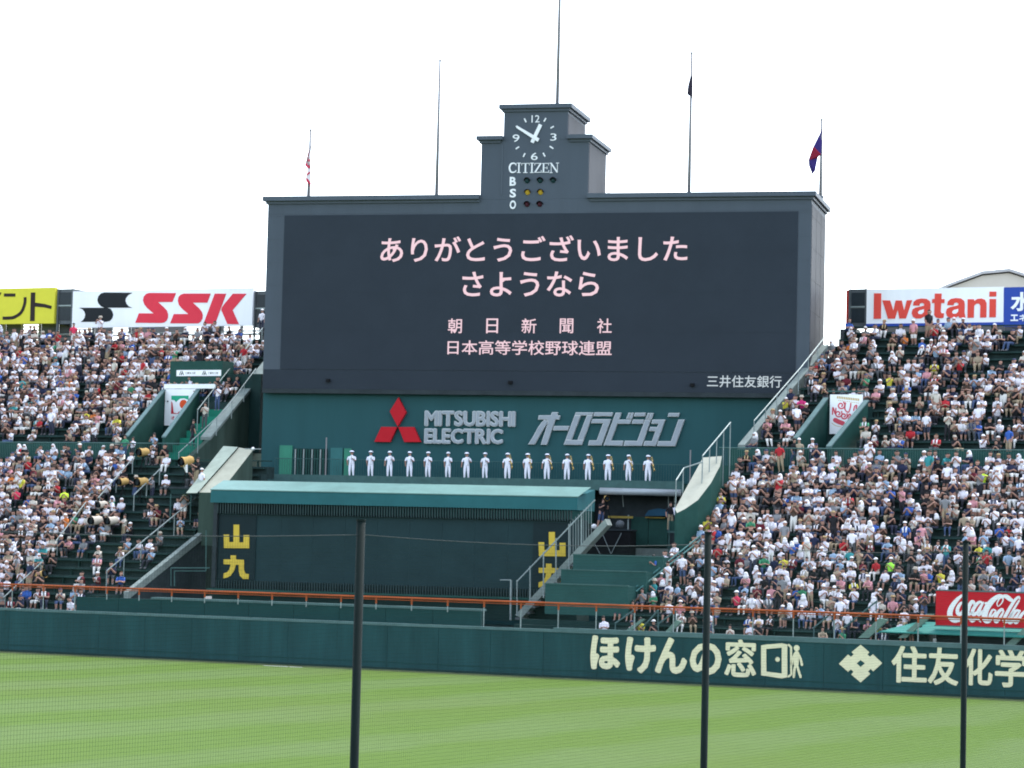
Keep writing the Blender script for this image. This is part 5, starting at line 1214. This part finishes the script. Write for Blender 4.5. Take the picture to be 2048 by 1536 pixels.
LML = [(15, 'left photo edge'), (60, 'brown first character'), (128, 'grey sign frame'), (180, 'black ribbon emblem'), (235, 'ribbon emblem end'), (300, 'first red letter'), (370, 'second red letter'), (450, 'third red letter'), (520, 'scoreboard')]
used = set()
def auto_label(side, lvl, x, k, shirt, head, pose, towel):
    lm = min((LMR if side == 'R' else LML), key=lambda q: abs(q[0]-x)); dx = x-lm[0]
    rel = 'under' if side == 'L' else 'above'
    if dx < -10: rel = 'left of'
    elif dx > 10: rel = 'right of'
    rowtxt = ORD[k]+(' row, ' if lvl == 'L' else ' upper row, ')
    return f"{shirt} shirt, {HEADW[head]}, {POSEW[pose]}, {rowtxt}{rel} {lm[1]}"
seats = []
for (side, lvl, d, z, u0, u1, k) in rows:
    u = u0+.35+random.random()*.3
    while u < u1-.3:
        dd = d+TR*.62; pw_ = FW.W(u, z+.9, -dd); x, y = proj(pw_)
        if -230 < x < 2400 and y < 1330 and random.random() < density(side, lvl, x, y, k):
            if not (side == 'R' and lvl == 'L' and x > 1862 and 1180 < y < 1290):
                seats.append([(pw_-CAM).length, side, lvl, k, u+random.uniform(-.15, .15), z, dd+random.uniform(-.10, .10), x, y])
        u += .53
        if random.random() < .045: u += random.choice((.5, 1.0))
# recognisable spectators, placed where the photograph has them
NOTE = [(122, 984, 'neon yellow', 'darkcap', 'sit_clap', 'in neon yellow shirt in the lower left stand'), (38, 1000, 'crimson', 'hair', 'sit_clap', 'in crimson pink shirt low in the left stand'), (96, 1052, 'pale blue', 'bucket', 'sit_lean', 'in pale blue shirt and bucket hat bending forward, lower left stand'),
        (60, 928, 'red', 'straw', 'sit_clap', 'in red shirt just below the left walkway'), (41, 768, 'teal', 'hair', 'sit_clap', 'in teal shirt high in the left stand'), (270, 778, 'green', 'cap', 'sit_lap', 'in green shirt left of the bird banner'), (228, 690, 'red', 'darkcap', 'sit_lean', 'in red shirt under the black ribbon emblem'),
        (497, 712, 'red', 'longhair', 'stand', 'in long red top standing beside the scoreboard stair'), (58, 838, 'grey', 'hair', 'stand_clap', 'in grey shirt standing left above the walkway'), (76, 834, 'white', 'hair', 'stand_clap', 'in white shirt standing beside the grey shirted one'), (150, 668, 'crimson', 'hair', 'stand', 'in crimson dress standing below the grey frame'),
        (212, 660, 'white', 'bucket', 'stand_phone', 'in white top standing against the black ribbon emblem'), (298, 758, 'cream', 'cap', 'sit_lap', 'in cream shirt and trousers left of the small banner'), (176, 868, 'white', 'bucket', 'sit_clap', 'in white shirt alone above the left walkway'), (186, 885, 'white', 'darkcap', 'stand_clap', 'in white shirt clapping at the left walkway rail'),
        (1758, 752, 'yellow', 'hair', 'sit_phone', 'in yellow shirt right of the noodle banner, upper right stand'), (1608, 790, 'magenta', 'bucket', 'sit_lean', 'in magenta shirt left of the noodle banner'), (1841, 690, 'bright blue', 'cap', 'sit_lap', 'in bright blue shirt under the bold red name'), (2030, 885, 'bright blue', 'hair', 'stand', 'in bright blue shirt standing at right walkway'),
        (1774, 1122, 'neon green', 'cap', 'sit_clap', 'in neon green top amid the right crowd'), (1903, 1020, 'grey', 'hair', 'stand', 'in grey shirt standing tall in the right crowd'), (1865, 1075, 'pink', 'hair', 'stand', 'in pink shirt standing below the grey shirted man'), (1990, 1147, 'pale blue', 'hair', 'sit_clap', 'in pale blue shirt just above the drinks sign'),
        (1472, 1205, 'crimson', 'cap', 'sit_clap', 'in crimson shirt and white cap near the middle net pole'), (1640, 1205, 'pale blue', 'longhair', 'sit_phone', 'in loose pale blue shirt above the walking figure emblem'), (1700, 1225, 'white', 'cap', 'stand', 'in white shirt standing above the crest emblem'), (1563, 925, 'red', 'hair', 'stand', 'in red vest standing below the right walkway'),
        (1617, 1090, 'orange', 'hair', 'sit_clap', 'in orange vest in the middle of the right crowd'), (1505, 1125, 'white', 'cap', 'stand_clap', 'in white shirt standing right of the middle net pole'), (1880, 862, 'cream', 'cap', 'stand_clap', 'in cream clothes standing above the right walkway'), (1850, 845, 'white', 'hair', 'stand', 'in white shirt standing two rows over the right walkway'),
        (1956, 960, 'neon yellow', 'hair', 'sit_clap', 'in neon yellow vest near right photo edge'), (1775, 960, 'pale blue', 'straw', 'sit_clap', 'in pale blue shirt and straw hat below right walkway'), (1500, 1050, 'green', 'hair', 'sit_lean', 'in green shirt near the upper middle of the right crowd')]
notes = []
for x, y, sh, hd, po, tx in NOTE:
    best = min(seats, key=lambda s: (s[7]-x)**2+(s[8]-y)**2)
    seats.remove(best); notes.append((best, sh, hd, po, tx))
seats.sort(key=lambda s: s[0] if (-12 < s[7] < 2058 and s[8] < 1285) else s[0]+1000)
NI = 300-len(notes)
YAWP = -YW
def place(s, pose, jit=True):
    _, side, lvl, k, u, z, dd, x, y = s
    d_ = dd + (.06 if pose.startswith('sit') else -.22)
    return FW.W(u, z, -d_), YAWP+random.gauss(0, .42)
for s, sh, hd, po, tx in notes:
    loc, yw = place(s, po); o = person(loc, yw, 'spectator '+tx, sh, hd, po, random.random() < .3, False, 'spectators in the stands', random.uniform(.97, 1.04))
for s in seats[:NI]:
    for _ in range(200):
        sh = pick([(n, w) for n, c, w in SHIRTS]); hd = pick(HEADS); po = pick(POSES); tw = random.random() < .22 and hd not in ('towelhead',)
        lb = auto_label(s[1], s[2], s[7], s[3], sh, hd, po, tw)
        if lb not in used: break
    used.add(lb); loc, yw = place(s, po)
    person(loc, yw, lb, sh, hd, po, random.random() < .4, tw, 'spectators in the stands', random.uniform(.86, 1.03))
# the remaining crowd: one object
def crowd(seats_):
    vs = []; lt = []; li = []; cols = []; base = 0; cache = {}
    for s in seats_:
        po = pick(POSES); hd = pick(HEADS); sh = pick([(n, w) for n, c, w in SHIRTS]); tw = random.random() < .22; shorts = random.random() < .4
        key = (po, hd, shorts, tw)
        if key not in cache:
            V_, F_, M_ = variant(po, hd, 0, shorts, tw)
            cache[key] = (np.array([tuple(v) for v in V_], dtype=np.float32), np.array([len(f) for f in F_], dtype=np.int32), np.array([i for f in F_ for i in f], dtype=np.int32), np.array(M_, dtype=np.int32))
        Va, La, Ia, Ma = cache[key]; loc, yw = place(s, po); sc = random.uniform(.90, 1.05)
        c, n = math.cos(yw), math.sin(yw)
        tl, tp, wx = random.gauss(0, .09), random.gauss(0, .10), random.uniform(.98, 1.16)
        Va = Va.copy(); Va[:, 0] = Va[:, 0]*wx+(Va[:, 2]-.5)*tl; Va[:, 1] = Va[:, 1]*1.1+(Va[:, 2]-.5)*tp
        W_ = np.empty_like(Va); W_[:, 0] = (Va[:, 0]*c-Va[:, 1]*n)*sc+loc.x; W_[:, 1] = (Va[:, 0]*n+Va[:, 1]*c)*sc+loc.y; W_[:, 2] = Va[:, 2]*sc+loc.z
        vs.append(W_); lt.append(La); li.append(Ia+base); base += len(Va)
        f = random.uniform(.75, 1.1); skin = (.34*f, .195*f, .15*f); hk = HATC[hd]
        pal = np.array([skin, SH[sh], random.choice(PANTS), (.018, .014, .013) if random.random() < .85 else (.08, .04, .02), hk, (.12, .12, .13)], dtype=np.float32)
        cols.append(np.repeat(pal[Ma], La, axis=0))
    Vn = np.concatenate(vs); L = np.concatenate(lt); I = np.concatenate(li); Cc = np.concatenate(cols); Cc = np.concatenate([Cc, np.ones((len(Cc), 1), np.float32)], axis=1)
    me = bpy.data.meshes.new('crowd'); me.vertices.add(len(Vn)); me.loops.add(len(I)); me.polygons.add(len(L))
    me.vertices.foreach_set('co', Vn.ravel()); me.loops.foreach_set('vertex_index', I); st_ = np.concatenate([[0], np.cumsum(L)[:-1]]).astype(np.int32)
    me.polygons.foreach_set('loop_start', st_); me.polygons.foreach_set('loop_total', L); me.polygons.foreach_set('use_smooth', np.ones(len(L), bool)); me.update(calc_edges=True)
    a = me.color_attributes.new('cloth', 'FLOAT_COLOR', 'CORNER'); a.data.foreach_set('color', Cc.ravel())
    m = flatmat('crowd_cloth', (1, 1, 1)); n = m.node_tree; at = n.nodes.new('ShaderNodeAttribute'); at.attribute_name = 'cloth'; n.links.new(at.outputs['Color'], n.nodes['Principled BSDF'].inputs['Base Color']); me.materials.append(m)
    o = bpy.data.objects.new('crowd', me); COL.objects.link(o); return tag(o, 'dense crowd of seated spectators filling the farther rows of both stands', 'crowd', None, 'stuff')
crowd(seats[NI:])
print('SEATS', len(seats), 'tris', sum(len(p.vertices)-2 for p in bpy.data.objects['crowd'].data.polygons))
# ------------------------------------------------------------------ the band on the terrace
M_uni = flatmat('white_uniform', (.74, .76, .84)); M_vis = flatmat('cap_peak_black', (.03, .03, .04), .3)
BX = [703, 741, 779, 819, 856, 896, 933, 970, 1015, 1055, 1094, 1134, 1176, 1216, 1257, 1296]
BT = [905, 909, 914, 911, 913, 908, 910, 914, 916, 918, 919, 916, 920, 920, 914, 916]
BWd = ['tallest left end', 'second', 'third', 'fourth', 'fifth', 'sixth', 'seventh', 'eighth', 'ninth', 'tenth', 'eleventh', 'twelfth', 'thirteenth', 'fourteenth', 'fifteenth', 'right end']
def make_band(q_):
    sk = skin_mesh('stand_horn%d' % q_, 1); V_, F_, M_, hc = sk; V_ = list(V_); F_ = list(F_); M_ = list(M_)
    add_head(V_, F_, M_, hc, 'none', True)
    me = bpy.data.meshes.new('person'); me.from_pydata(V_, [], F_)
    for m in (M_skin, M_uni, M_uni, M_hair, M_uni, M_shoe): me.materials.append(m)
    me.polygons.foreach_set('material_index', M_); me.polygons.foreach_set('use_smooth', [True]*len(F_)); me.update()
    b = MB().ball(hc+Vector((0, .015, .0)), .096, .104, .11, 10, 8, -.2); b.v = [v if v.y > hc.y-.04 or v.z > hc.z+.05 else Vector((v.x, hc.y-.04, v.z)) for v in b.v]
    mh = bpy.data.meshes.new('hair'); mh.from_pydata(b.v, [], b.f); mh.materials.append(M_hair)
    b = MB().ball(hc+Vector((0, .005, .05)), .128, .14, .105, 12, 8, -.1); mc = bpy.data.meshes.new('cap'); mc.from_pydata(b.v, [], b.f); mc.materials.append(M_uni); mc.polygons.foreach_set('use_smooth', [True]*len(b.f))
    b = MB(); n = 8; pts = [(hc.x+.08*math.cos(math.pi*k/n), hc.y-.10-.05*math.sin(math.pi*k/n)) for k in range(n+1)]; z = hc.z+.035; m_ = n+1
    b.v = [Vector((x, y, z-.025*(-(y-hc.y+.1))/.07)) for x, y in pts]+[Vector((x, y, z+.008-.025*(-(y-hc.y+.1))/.07)) for x, y in pts]; b.f = [tuple(range(m_)), tuple(range(2*m_-1, m_-1, -1))]+[(k, k+1, m_+k+1, m_+k) for k in range(n)]
    mv = bpy.data.meshes.new('cap_peak'); mv.from_pydata(b.v, [], b.f); mv.materials.append(M_vis)
    return me, mh, mc, mv
BAND = [make_band(q_) for q_ in range(3)]
def child(name, me, par):
    o = bpy.data.objects.new(name, me); COL.objects.link(o); o.parent = par; return o
def horn_parts(kind):
    P_ = {}
    if kind == 'trombone':
        t = MB(); t.tube((0, 0, -.15), (0, 0, .62), .014, 8); t.tube((.07, 0, -.10), (.07, 0, .55), .014, 8); t.tube((0, 0, -.15), (.035, 0, -.19), .014, 8); t.tube((.035, 0, -.19), (.07, 0, -.10), .014, 8); t.tube((0, 0, .10), (.07, 0, .10), .01, 6); P_['slide'] = t
        t = MB(); t.tube((-.03, .02, .55), (-.05, .02, .72), .022, 8); t.tube((-.05, .02, .72), (.03, .02, .82), .024, 8); t.tube((.03, .02, .82), (.09, .02, .74), .024, 8); t.tube((.09, .02, .74), (.10, .02, .35), .022, 8, .028); P_['tuning_loop'] = t
        t = MB(); t.tube((.10, .0, .35), (.115, -.01, .05), .026, 10, .04); t.tube((.115, -.01, .05), (.125, -.02, -.08), .04, 12, .075); t.tube((.125, -.02, -.08), (.13, -.03, -.12), .075, 12, .11, cap=False); P_['bell'] = t
    else:
        t = MB(); t.tube((0, 0, 0), (0, 0, .34), .013, 8); t.tube((.045, 0, .04), (.045, 0, .28), .013, 8); t.tube((0, 0, .34), (.045, 0, .28), .013, 8); P_['tubing'] = t
        t = MB()
        for q in (-.02, .02, .06): t.tube((.02, q-.02, .12), (.02, q-.02, .26), .014, 6)
        P_['valves'] = t
        t = MB(); t.tube((0, 0, 0), (-.01, -.005, -.12), .018, 10, .03); t.tube((-.01, -.005, -.12), (-.012, -.01, -.18), .03, 12, .062, cap=False); P_['bell'] = t
    out = {}
    for k, b in P_.items():
        me = bpy.data.meshes.new(k); me.from_pydata(b.v, [], b.f); me.polygons.foreach_set('use_smooth', [True]*len(b.f)); me.materials.append(M_gold if kind == 'trombone' else M_chrome); out[k] = me
    return out
TB = horn_parts('trombone'); TP = horn_parts('trumpet')
WB = 2.3
for i, (x, yt) in enumerate(zip(BX, BT)):
    u_, _ = FB.uz(x, 940, WB); zt_ = FB.uz(x, yt, WB)[1]; sc = 1.06*max(.93, min(1.10, (zt_-YWALK+.02)/1.80))
    loc = FB.W(u_, YWALK-.02, WB); long_ = x >= 1015
    kind = 'trombone' if long_ else 'trumpet'
    bme, bmh, bmc, bmv = BAND[(i*2+i//4) % 3]
    o = bpy.data.objects.new('person', bme); COL.objects.link(o); o.location = loc; o.rotation_euler = (0, 0, -YB+random.uniform(-.3, .3)); o.scale = (sc*random.uniform(1.10, 1.28), sc*1.15, sc)
    where = (BWd[i]+(' bandsman' if i in (0, 15) else ' bandsman from the left'))
    tag(o, where+' in white uniform and cap', 'person', 'band members in white on the terrace')
    child('hair', bmh, o); child('cap', bmc, o); child('cap_peak', bmv, o)
    h = bpy.data.objects.new(kind, None); COL.objects.link(h); h.empty_display_size = .2
    off_ = Vector((.30, -.26, .92)) if long_ else Vector((.15, -.36, 1.12))
    Rz = Matrix.Rotation(o.rotation_euler.z, 3, 'Z'); h.location = loc+Rz@(off_*sc); h.rotation_euler = (random.uniform(-.05, .05), -.16 if long_ else random.uniform(-.1, .1), o.rotation_euler.z); h.scale = (.62, .62, .92) if long_ else (1.1,)*3
    tag(h, ('long brass trombone' if long_ else 'silver trumpet')+' held upright by the '+where, kind, 'instruments held by the band')
    for k, me in (TB if long_ else TP).items(): child(k, me, h)
# ------------------------------------------------------------------ press photographers and camera rigs
def lens_rig(pos, aim, label, cover=M_tan, size=1.0, tripod=1.3, hang=None):
    a = Vector(aim).normalized(); pos = Vector(pos); t = thing('covered_camera', label, 'camera', pos-Vector((0, 0, tripod)), 'long lens cameras under cloth covers')
    f = pos+a*.42*size; b = pos-a*.42*size; s = a.cross(Vector((0, 0, 1))).normalized(); uv = s.cross(a)
    mb = MB(); n = 12; prof = [(-.42, .17), (-.25, .24), (.0, .235), (.22, .25), (.36, .28)]
    for dd, r in prof:
        for k in range(n):
            th = 2*math.pi*k/n; rr = r*size*(1+.06*math.sin(3*th+dd*9)); mb.v.append(pos+a*dd*size+s*math.cos(th)*rr+uv*(math.sin(th)*rr*(1.0 if math.sin(th) > 0 else 1.12)))
    for q in range(len(prof)-1):
        for k in range(n): mb.f.append((q*n+k, q*n+(k+1) % n, (q+1)*n+(k+1) % n, (q+1)*n+k))
    mb.f.append(tuple(range(n-1, -1, -1))); mb.build('cloth_cover', cover, t, True)
    MB().tube(pos+a*.25*size, f+a*.06*size, .20*size, 14, .215*size, cap=False).build('lens_hood', M_black, t)
    MB().tube(pos+a*.30*size, pos+a*.34*size, .195*size, 14).build('lens_glass', M_glass, t)
    if hang is not None:
        m_ = MB(); m_.hexa([pos+a*.1-s*.2+uv*-.1, pos+a*.3-s*.2+uv*-.1, pos+a*.3+s*.1+uv*-.15, pos+a*.1+s*.1+uv*-.15, pos+a*.2-s*.2-uv*.7, pos+a*.25-s*.2-uv*.7, pos+a*.25-s*.1-uv*.7, pos+a*.2-s*.1-uv*.7]); m_.build('hanging_towel', hang, t)
    base = pos-Vector((0, 0, .2*size))
    MB().tube(base, base-Vector((0, 0, .25)), .06, 8).build('tripod_head', M_black, t)
    for k in range(3): th = k*2.1+.4; MB().tube(base-Vector((0, 0, .2)), base+Vector((math.cos(th)*.35, math.sin(th)*.35, -tripod+.2)), .022, 6).build('tripod_leg', M_black, t)
    return t
def on_step(x, y, lvl='L'):
    u, z, d = rake(x, y, lvl, .25); k = int((d-D0)/TR) if lvl == 'L' else int((d-D2)/TR); d0 = (D0 if lvl == 'L' else D2)+k*TR
    return FW.W(u, (zl if lvl == 'L' else zu)(d0), -d0-.35)
M_covw = mat('cream_camera_cover', (.62, .56, .47), .8, var=.15, scale=4)
AIM = (-.62, -.75, -.12); GP = 'press photographers in the left stand'
PR = [(282, 935, M_tan, 'tan covered long lens highest in the press area', 'white', 'hair', 'grey haired', 1.0), (246, 990, M_tan, 'tan covered lens beside the pale aisle handrail', 'brown', 'bucket', '', .9), (289, 985, M_tan, 'tan covered lens in the middle of the press area', 'grey', 'hair', '', 1.05),
      (205, 1035, M_covw, 'cream covered lens at the left edge of press area', 'white', 'darkcap', '', .85), (190, 1070, M_covw, 'large cream covered lens pointing left', 'beige', 'bucket', '', 1.05), (218, 1075, M_covw, 'cream and dark lens right of the large one', 'cream', 'hair', '', 1.0)]
for i, (x, y, cv, lb, sh, hd, _, sz) in enumerate(PR):
    q = on_step(x, y); lens_rig(q+Vector((0, 0, 1.35)), AIM, lb, cv, sz, 1.35)
    person(q+Vector((.62, .62, 0)), YAWP-.5, f'{ORD[i]} press photographer from the top, {sh} top, behind covered lens', sh, hd, 'stand_cam', False, False, GP, 1.0)
q = on_step(70, 1172); lens_rig(q+Vector((.2, 0, 1.0)), (.75, -.5, .25), 'tan lens cover tipped upward at the bottom of the left stand', M_tan, .9, 1.0)
# platform with the black-clad cameraman left of the dark house roof
F5 = FB.off(12.5); a = F5.uz(338, 975)[0]; b = F5.uz(425, 975)[0]; zt = F5.uz(380, 974)[1]
pf = thing('camera_platform', 'green camera platform with railing left of the dark house', 'platform', F5.W((a+b)/2, zt-2.2, -1))
MB().box(F5, a, b, zt-.12, zt, -2.0, 0).build('deck', M_dgrey, pf); MB().box(F5, a+.1, b-.1, zt-.45, zt-.125, -1.9, -.05).build('fascia', M_dgreen, pf)
for x_ in (a+.1, (a+b)/2, b-.1):
    for w_ in (-.1, -1.9): MB().tube(F5.W(x_, zt-2.2, w_), F5.W(x_, zt-.45, w_), .04).build('leg', M_rail_g, pf)
for x_ in (b-.05, b-.5): MB().tube(F5.W(x_, zt, -1.0), F5.W(x_, zt+1.1, -1.0), .03).build('rail_post', M_rail_g, pf)
MB().tube(F5.W(b-.6, zt+1.1, -1.0), F5.W(b+.3, zt+1.1, -1.0), .03).build('handrail', M_rail_g, pf)
lens_rig(F5.W(F5.uz(373, 925, -.6)[0], zt+1.62, -.6), (-.7, -.7, -.22), 'tan covered lens with white towel on the left platform', M_tan, 1.1, 1.6, M_wht2)
person(F5.W(F5.uz(392, 925, -1.0)[0], zt, -1.0), -YB-.7, 'cameraman in black clothes behind the lens on the left platform', 'black', 'hair', 'stand_cam', False, False, GP, 1.05)
F6 = FB.off(12.8); person(F6.W(F6.uz(404, 960)[0], F6.uz(404, 938)[1]-1.72), -YB+2.6, 'man in white shirt and white cap beside the teal roof, seen from behind', 'white', 'cap', 'stand', False, False, GP, 1.0)
# right platform cameraman
FP, zt = PLAT
person(FP.W(FP.uz(1199, 1020, -.8)[0], zt, -.8), -YB+.6, 'cameraman in black shirt and shorts on the black platform', 'black', 'hair', 'stand_cam', True, False, GP, 1.08)
lens_rig(FP.W(FP.uz(1213, 996, -.8)[0], FP.uz(1213, 996, -.8)[1], -.8), (.15, -.95, -.1), 'small tan covered camera used by the cameraman on the black platform', M_tan, .6, 1.5)
def bag(F, x, y, w, sz, m_, label):
    u_, z_ = F.uz(x, y, w); t = MB().ball(F.W(u_, z_+.2*sz, w), .22*sz, .16*sz, .20*sz, 8, 6); t.tube(F.W(u_-.1*sz, z_+.36*sz, w), F.W(u_+.1*sz, z_+.36*sz, w), .02*sz, 5)
    o = t.build('bag', m_, None, True); tag(o, label, 'bag')
bag(FP, 1188, 1058, -.4, .8, M_wht2, 'small white bundle at the cameraman\'s feet'); bag(FP, 1240, 1057, -.5, 1.3, M_grey, 'pale grey equipment bag on the black platform')
# press deck people
FD, a, b, z0 = DECK
for x_, sh, hd, po, lb, yw in ((1340, 'black', 'hair', 'stand', 'person in black leaning at left end of the press deck', .5), (1355, 'white', 'hair', 'stand_cam', 'person in white shirt with straps in the middle of the press deck', 2.6), (1375, 'white', 'hair', 'stand', 'person in white shirt at right end of the press deck', 1.2)):
    person(FD.W(FD.uz(x_, 1050, -.6)[0], z0-.01, -.6), -YB+yw, lb, sh, hd, po, False, False, 'people on the press deck', 1.0)
# people standing on the walkway and stairs
def walker(x, y, label, sh, hd, po, shorts=False, w=-D1-.9, z=None, yaw=0.0, sc=1.0):
    F_ = FW.off(w); u_, z_ = F_.uz(x, y); person(F_.W(u_, ZWALK if z is None else z), YAWP+yaw, label, sh, hd, po, shorts, False, 'people standing on walkways and stairs', sc)
walker(233, 880, 'photographer in cream shirt and brown trousers standing at left walkway rail', 'cream', 'hair', 'stand_phone', sc=1.08)
walker(250, 885, 'person in green and blue top at the left walkway rail', 'green', 'hair', 'stand', sc=.98); walker(264, 888, 'short person in white shirt at the left walkway rail', 'white', 'hair', 'stand_clap', sc=.9)
walker(310, 885, 'man in blue vest standing below the bird banner', 'pale blue', 'hair', 'stand_phone', sc=1.05)
walker(1625, 885, 'person in white cap standing before the noodle banner opening', 'white', 'cap', 'stand_clap'); walker(1590, 880, 'person in dark top carrying backpack left of noodle banner', 'black', 'hair', 'walk', yaw=1.2)
walker(1600, 885, 'person in beige top standing left of noodle banner', 'beige', 'cap', 'stand'); walker(1735, 905, 'person in white shirt standing right of the noodle banner', 'white', 'hair', 'stand')
walker(1995, 900, 'person in black shirt standing at far right walkway', 'black', 'hair', 'stand_clap')
def upstep(x, yfeet, label, sh, hd, po, yaw=0, shorts=False):
    u, z, d = rake(x, yfeet, 'U', .3); person(FW.W(u, z, -d), YAWP+yaw, label, sh, hd, po, shorts, False, 'people standing on walkways and stairs', 1.0)
upstep(383, 893, 'person in black going up the bright green stairs', 'black', 'hair', 'walk', 2.6)
upstep(408, 858, 'woman in long cream dress on the left stair landing', 'cream', 'longhair', 'stand_clap'); upstep(434, 822, 'man in white shirt behind the handrail on the left stair', 'white', 'hair', 'stand_clap')
upstep(522, 668, 'person in white shirt and cap at the very top beside the scoreboard', 'white', 'cap', 'stand')
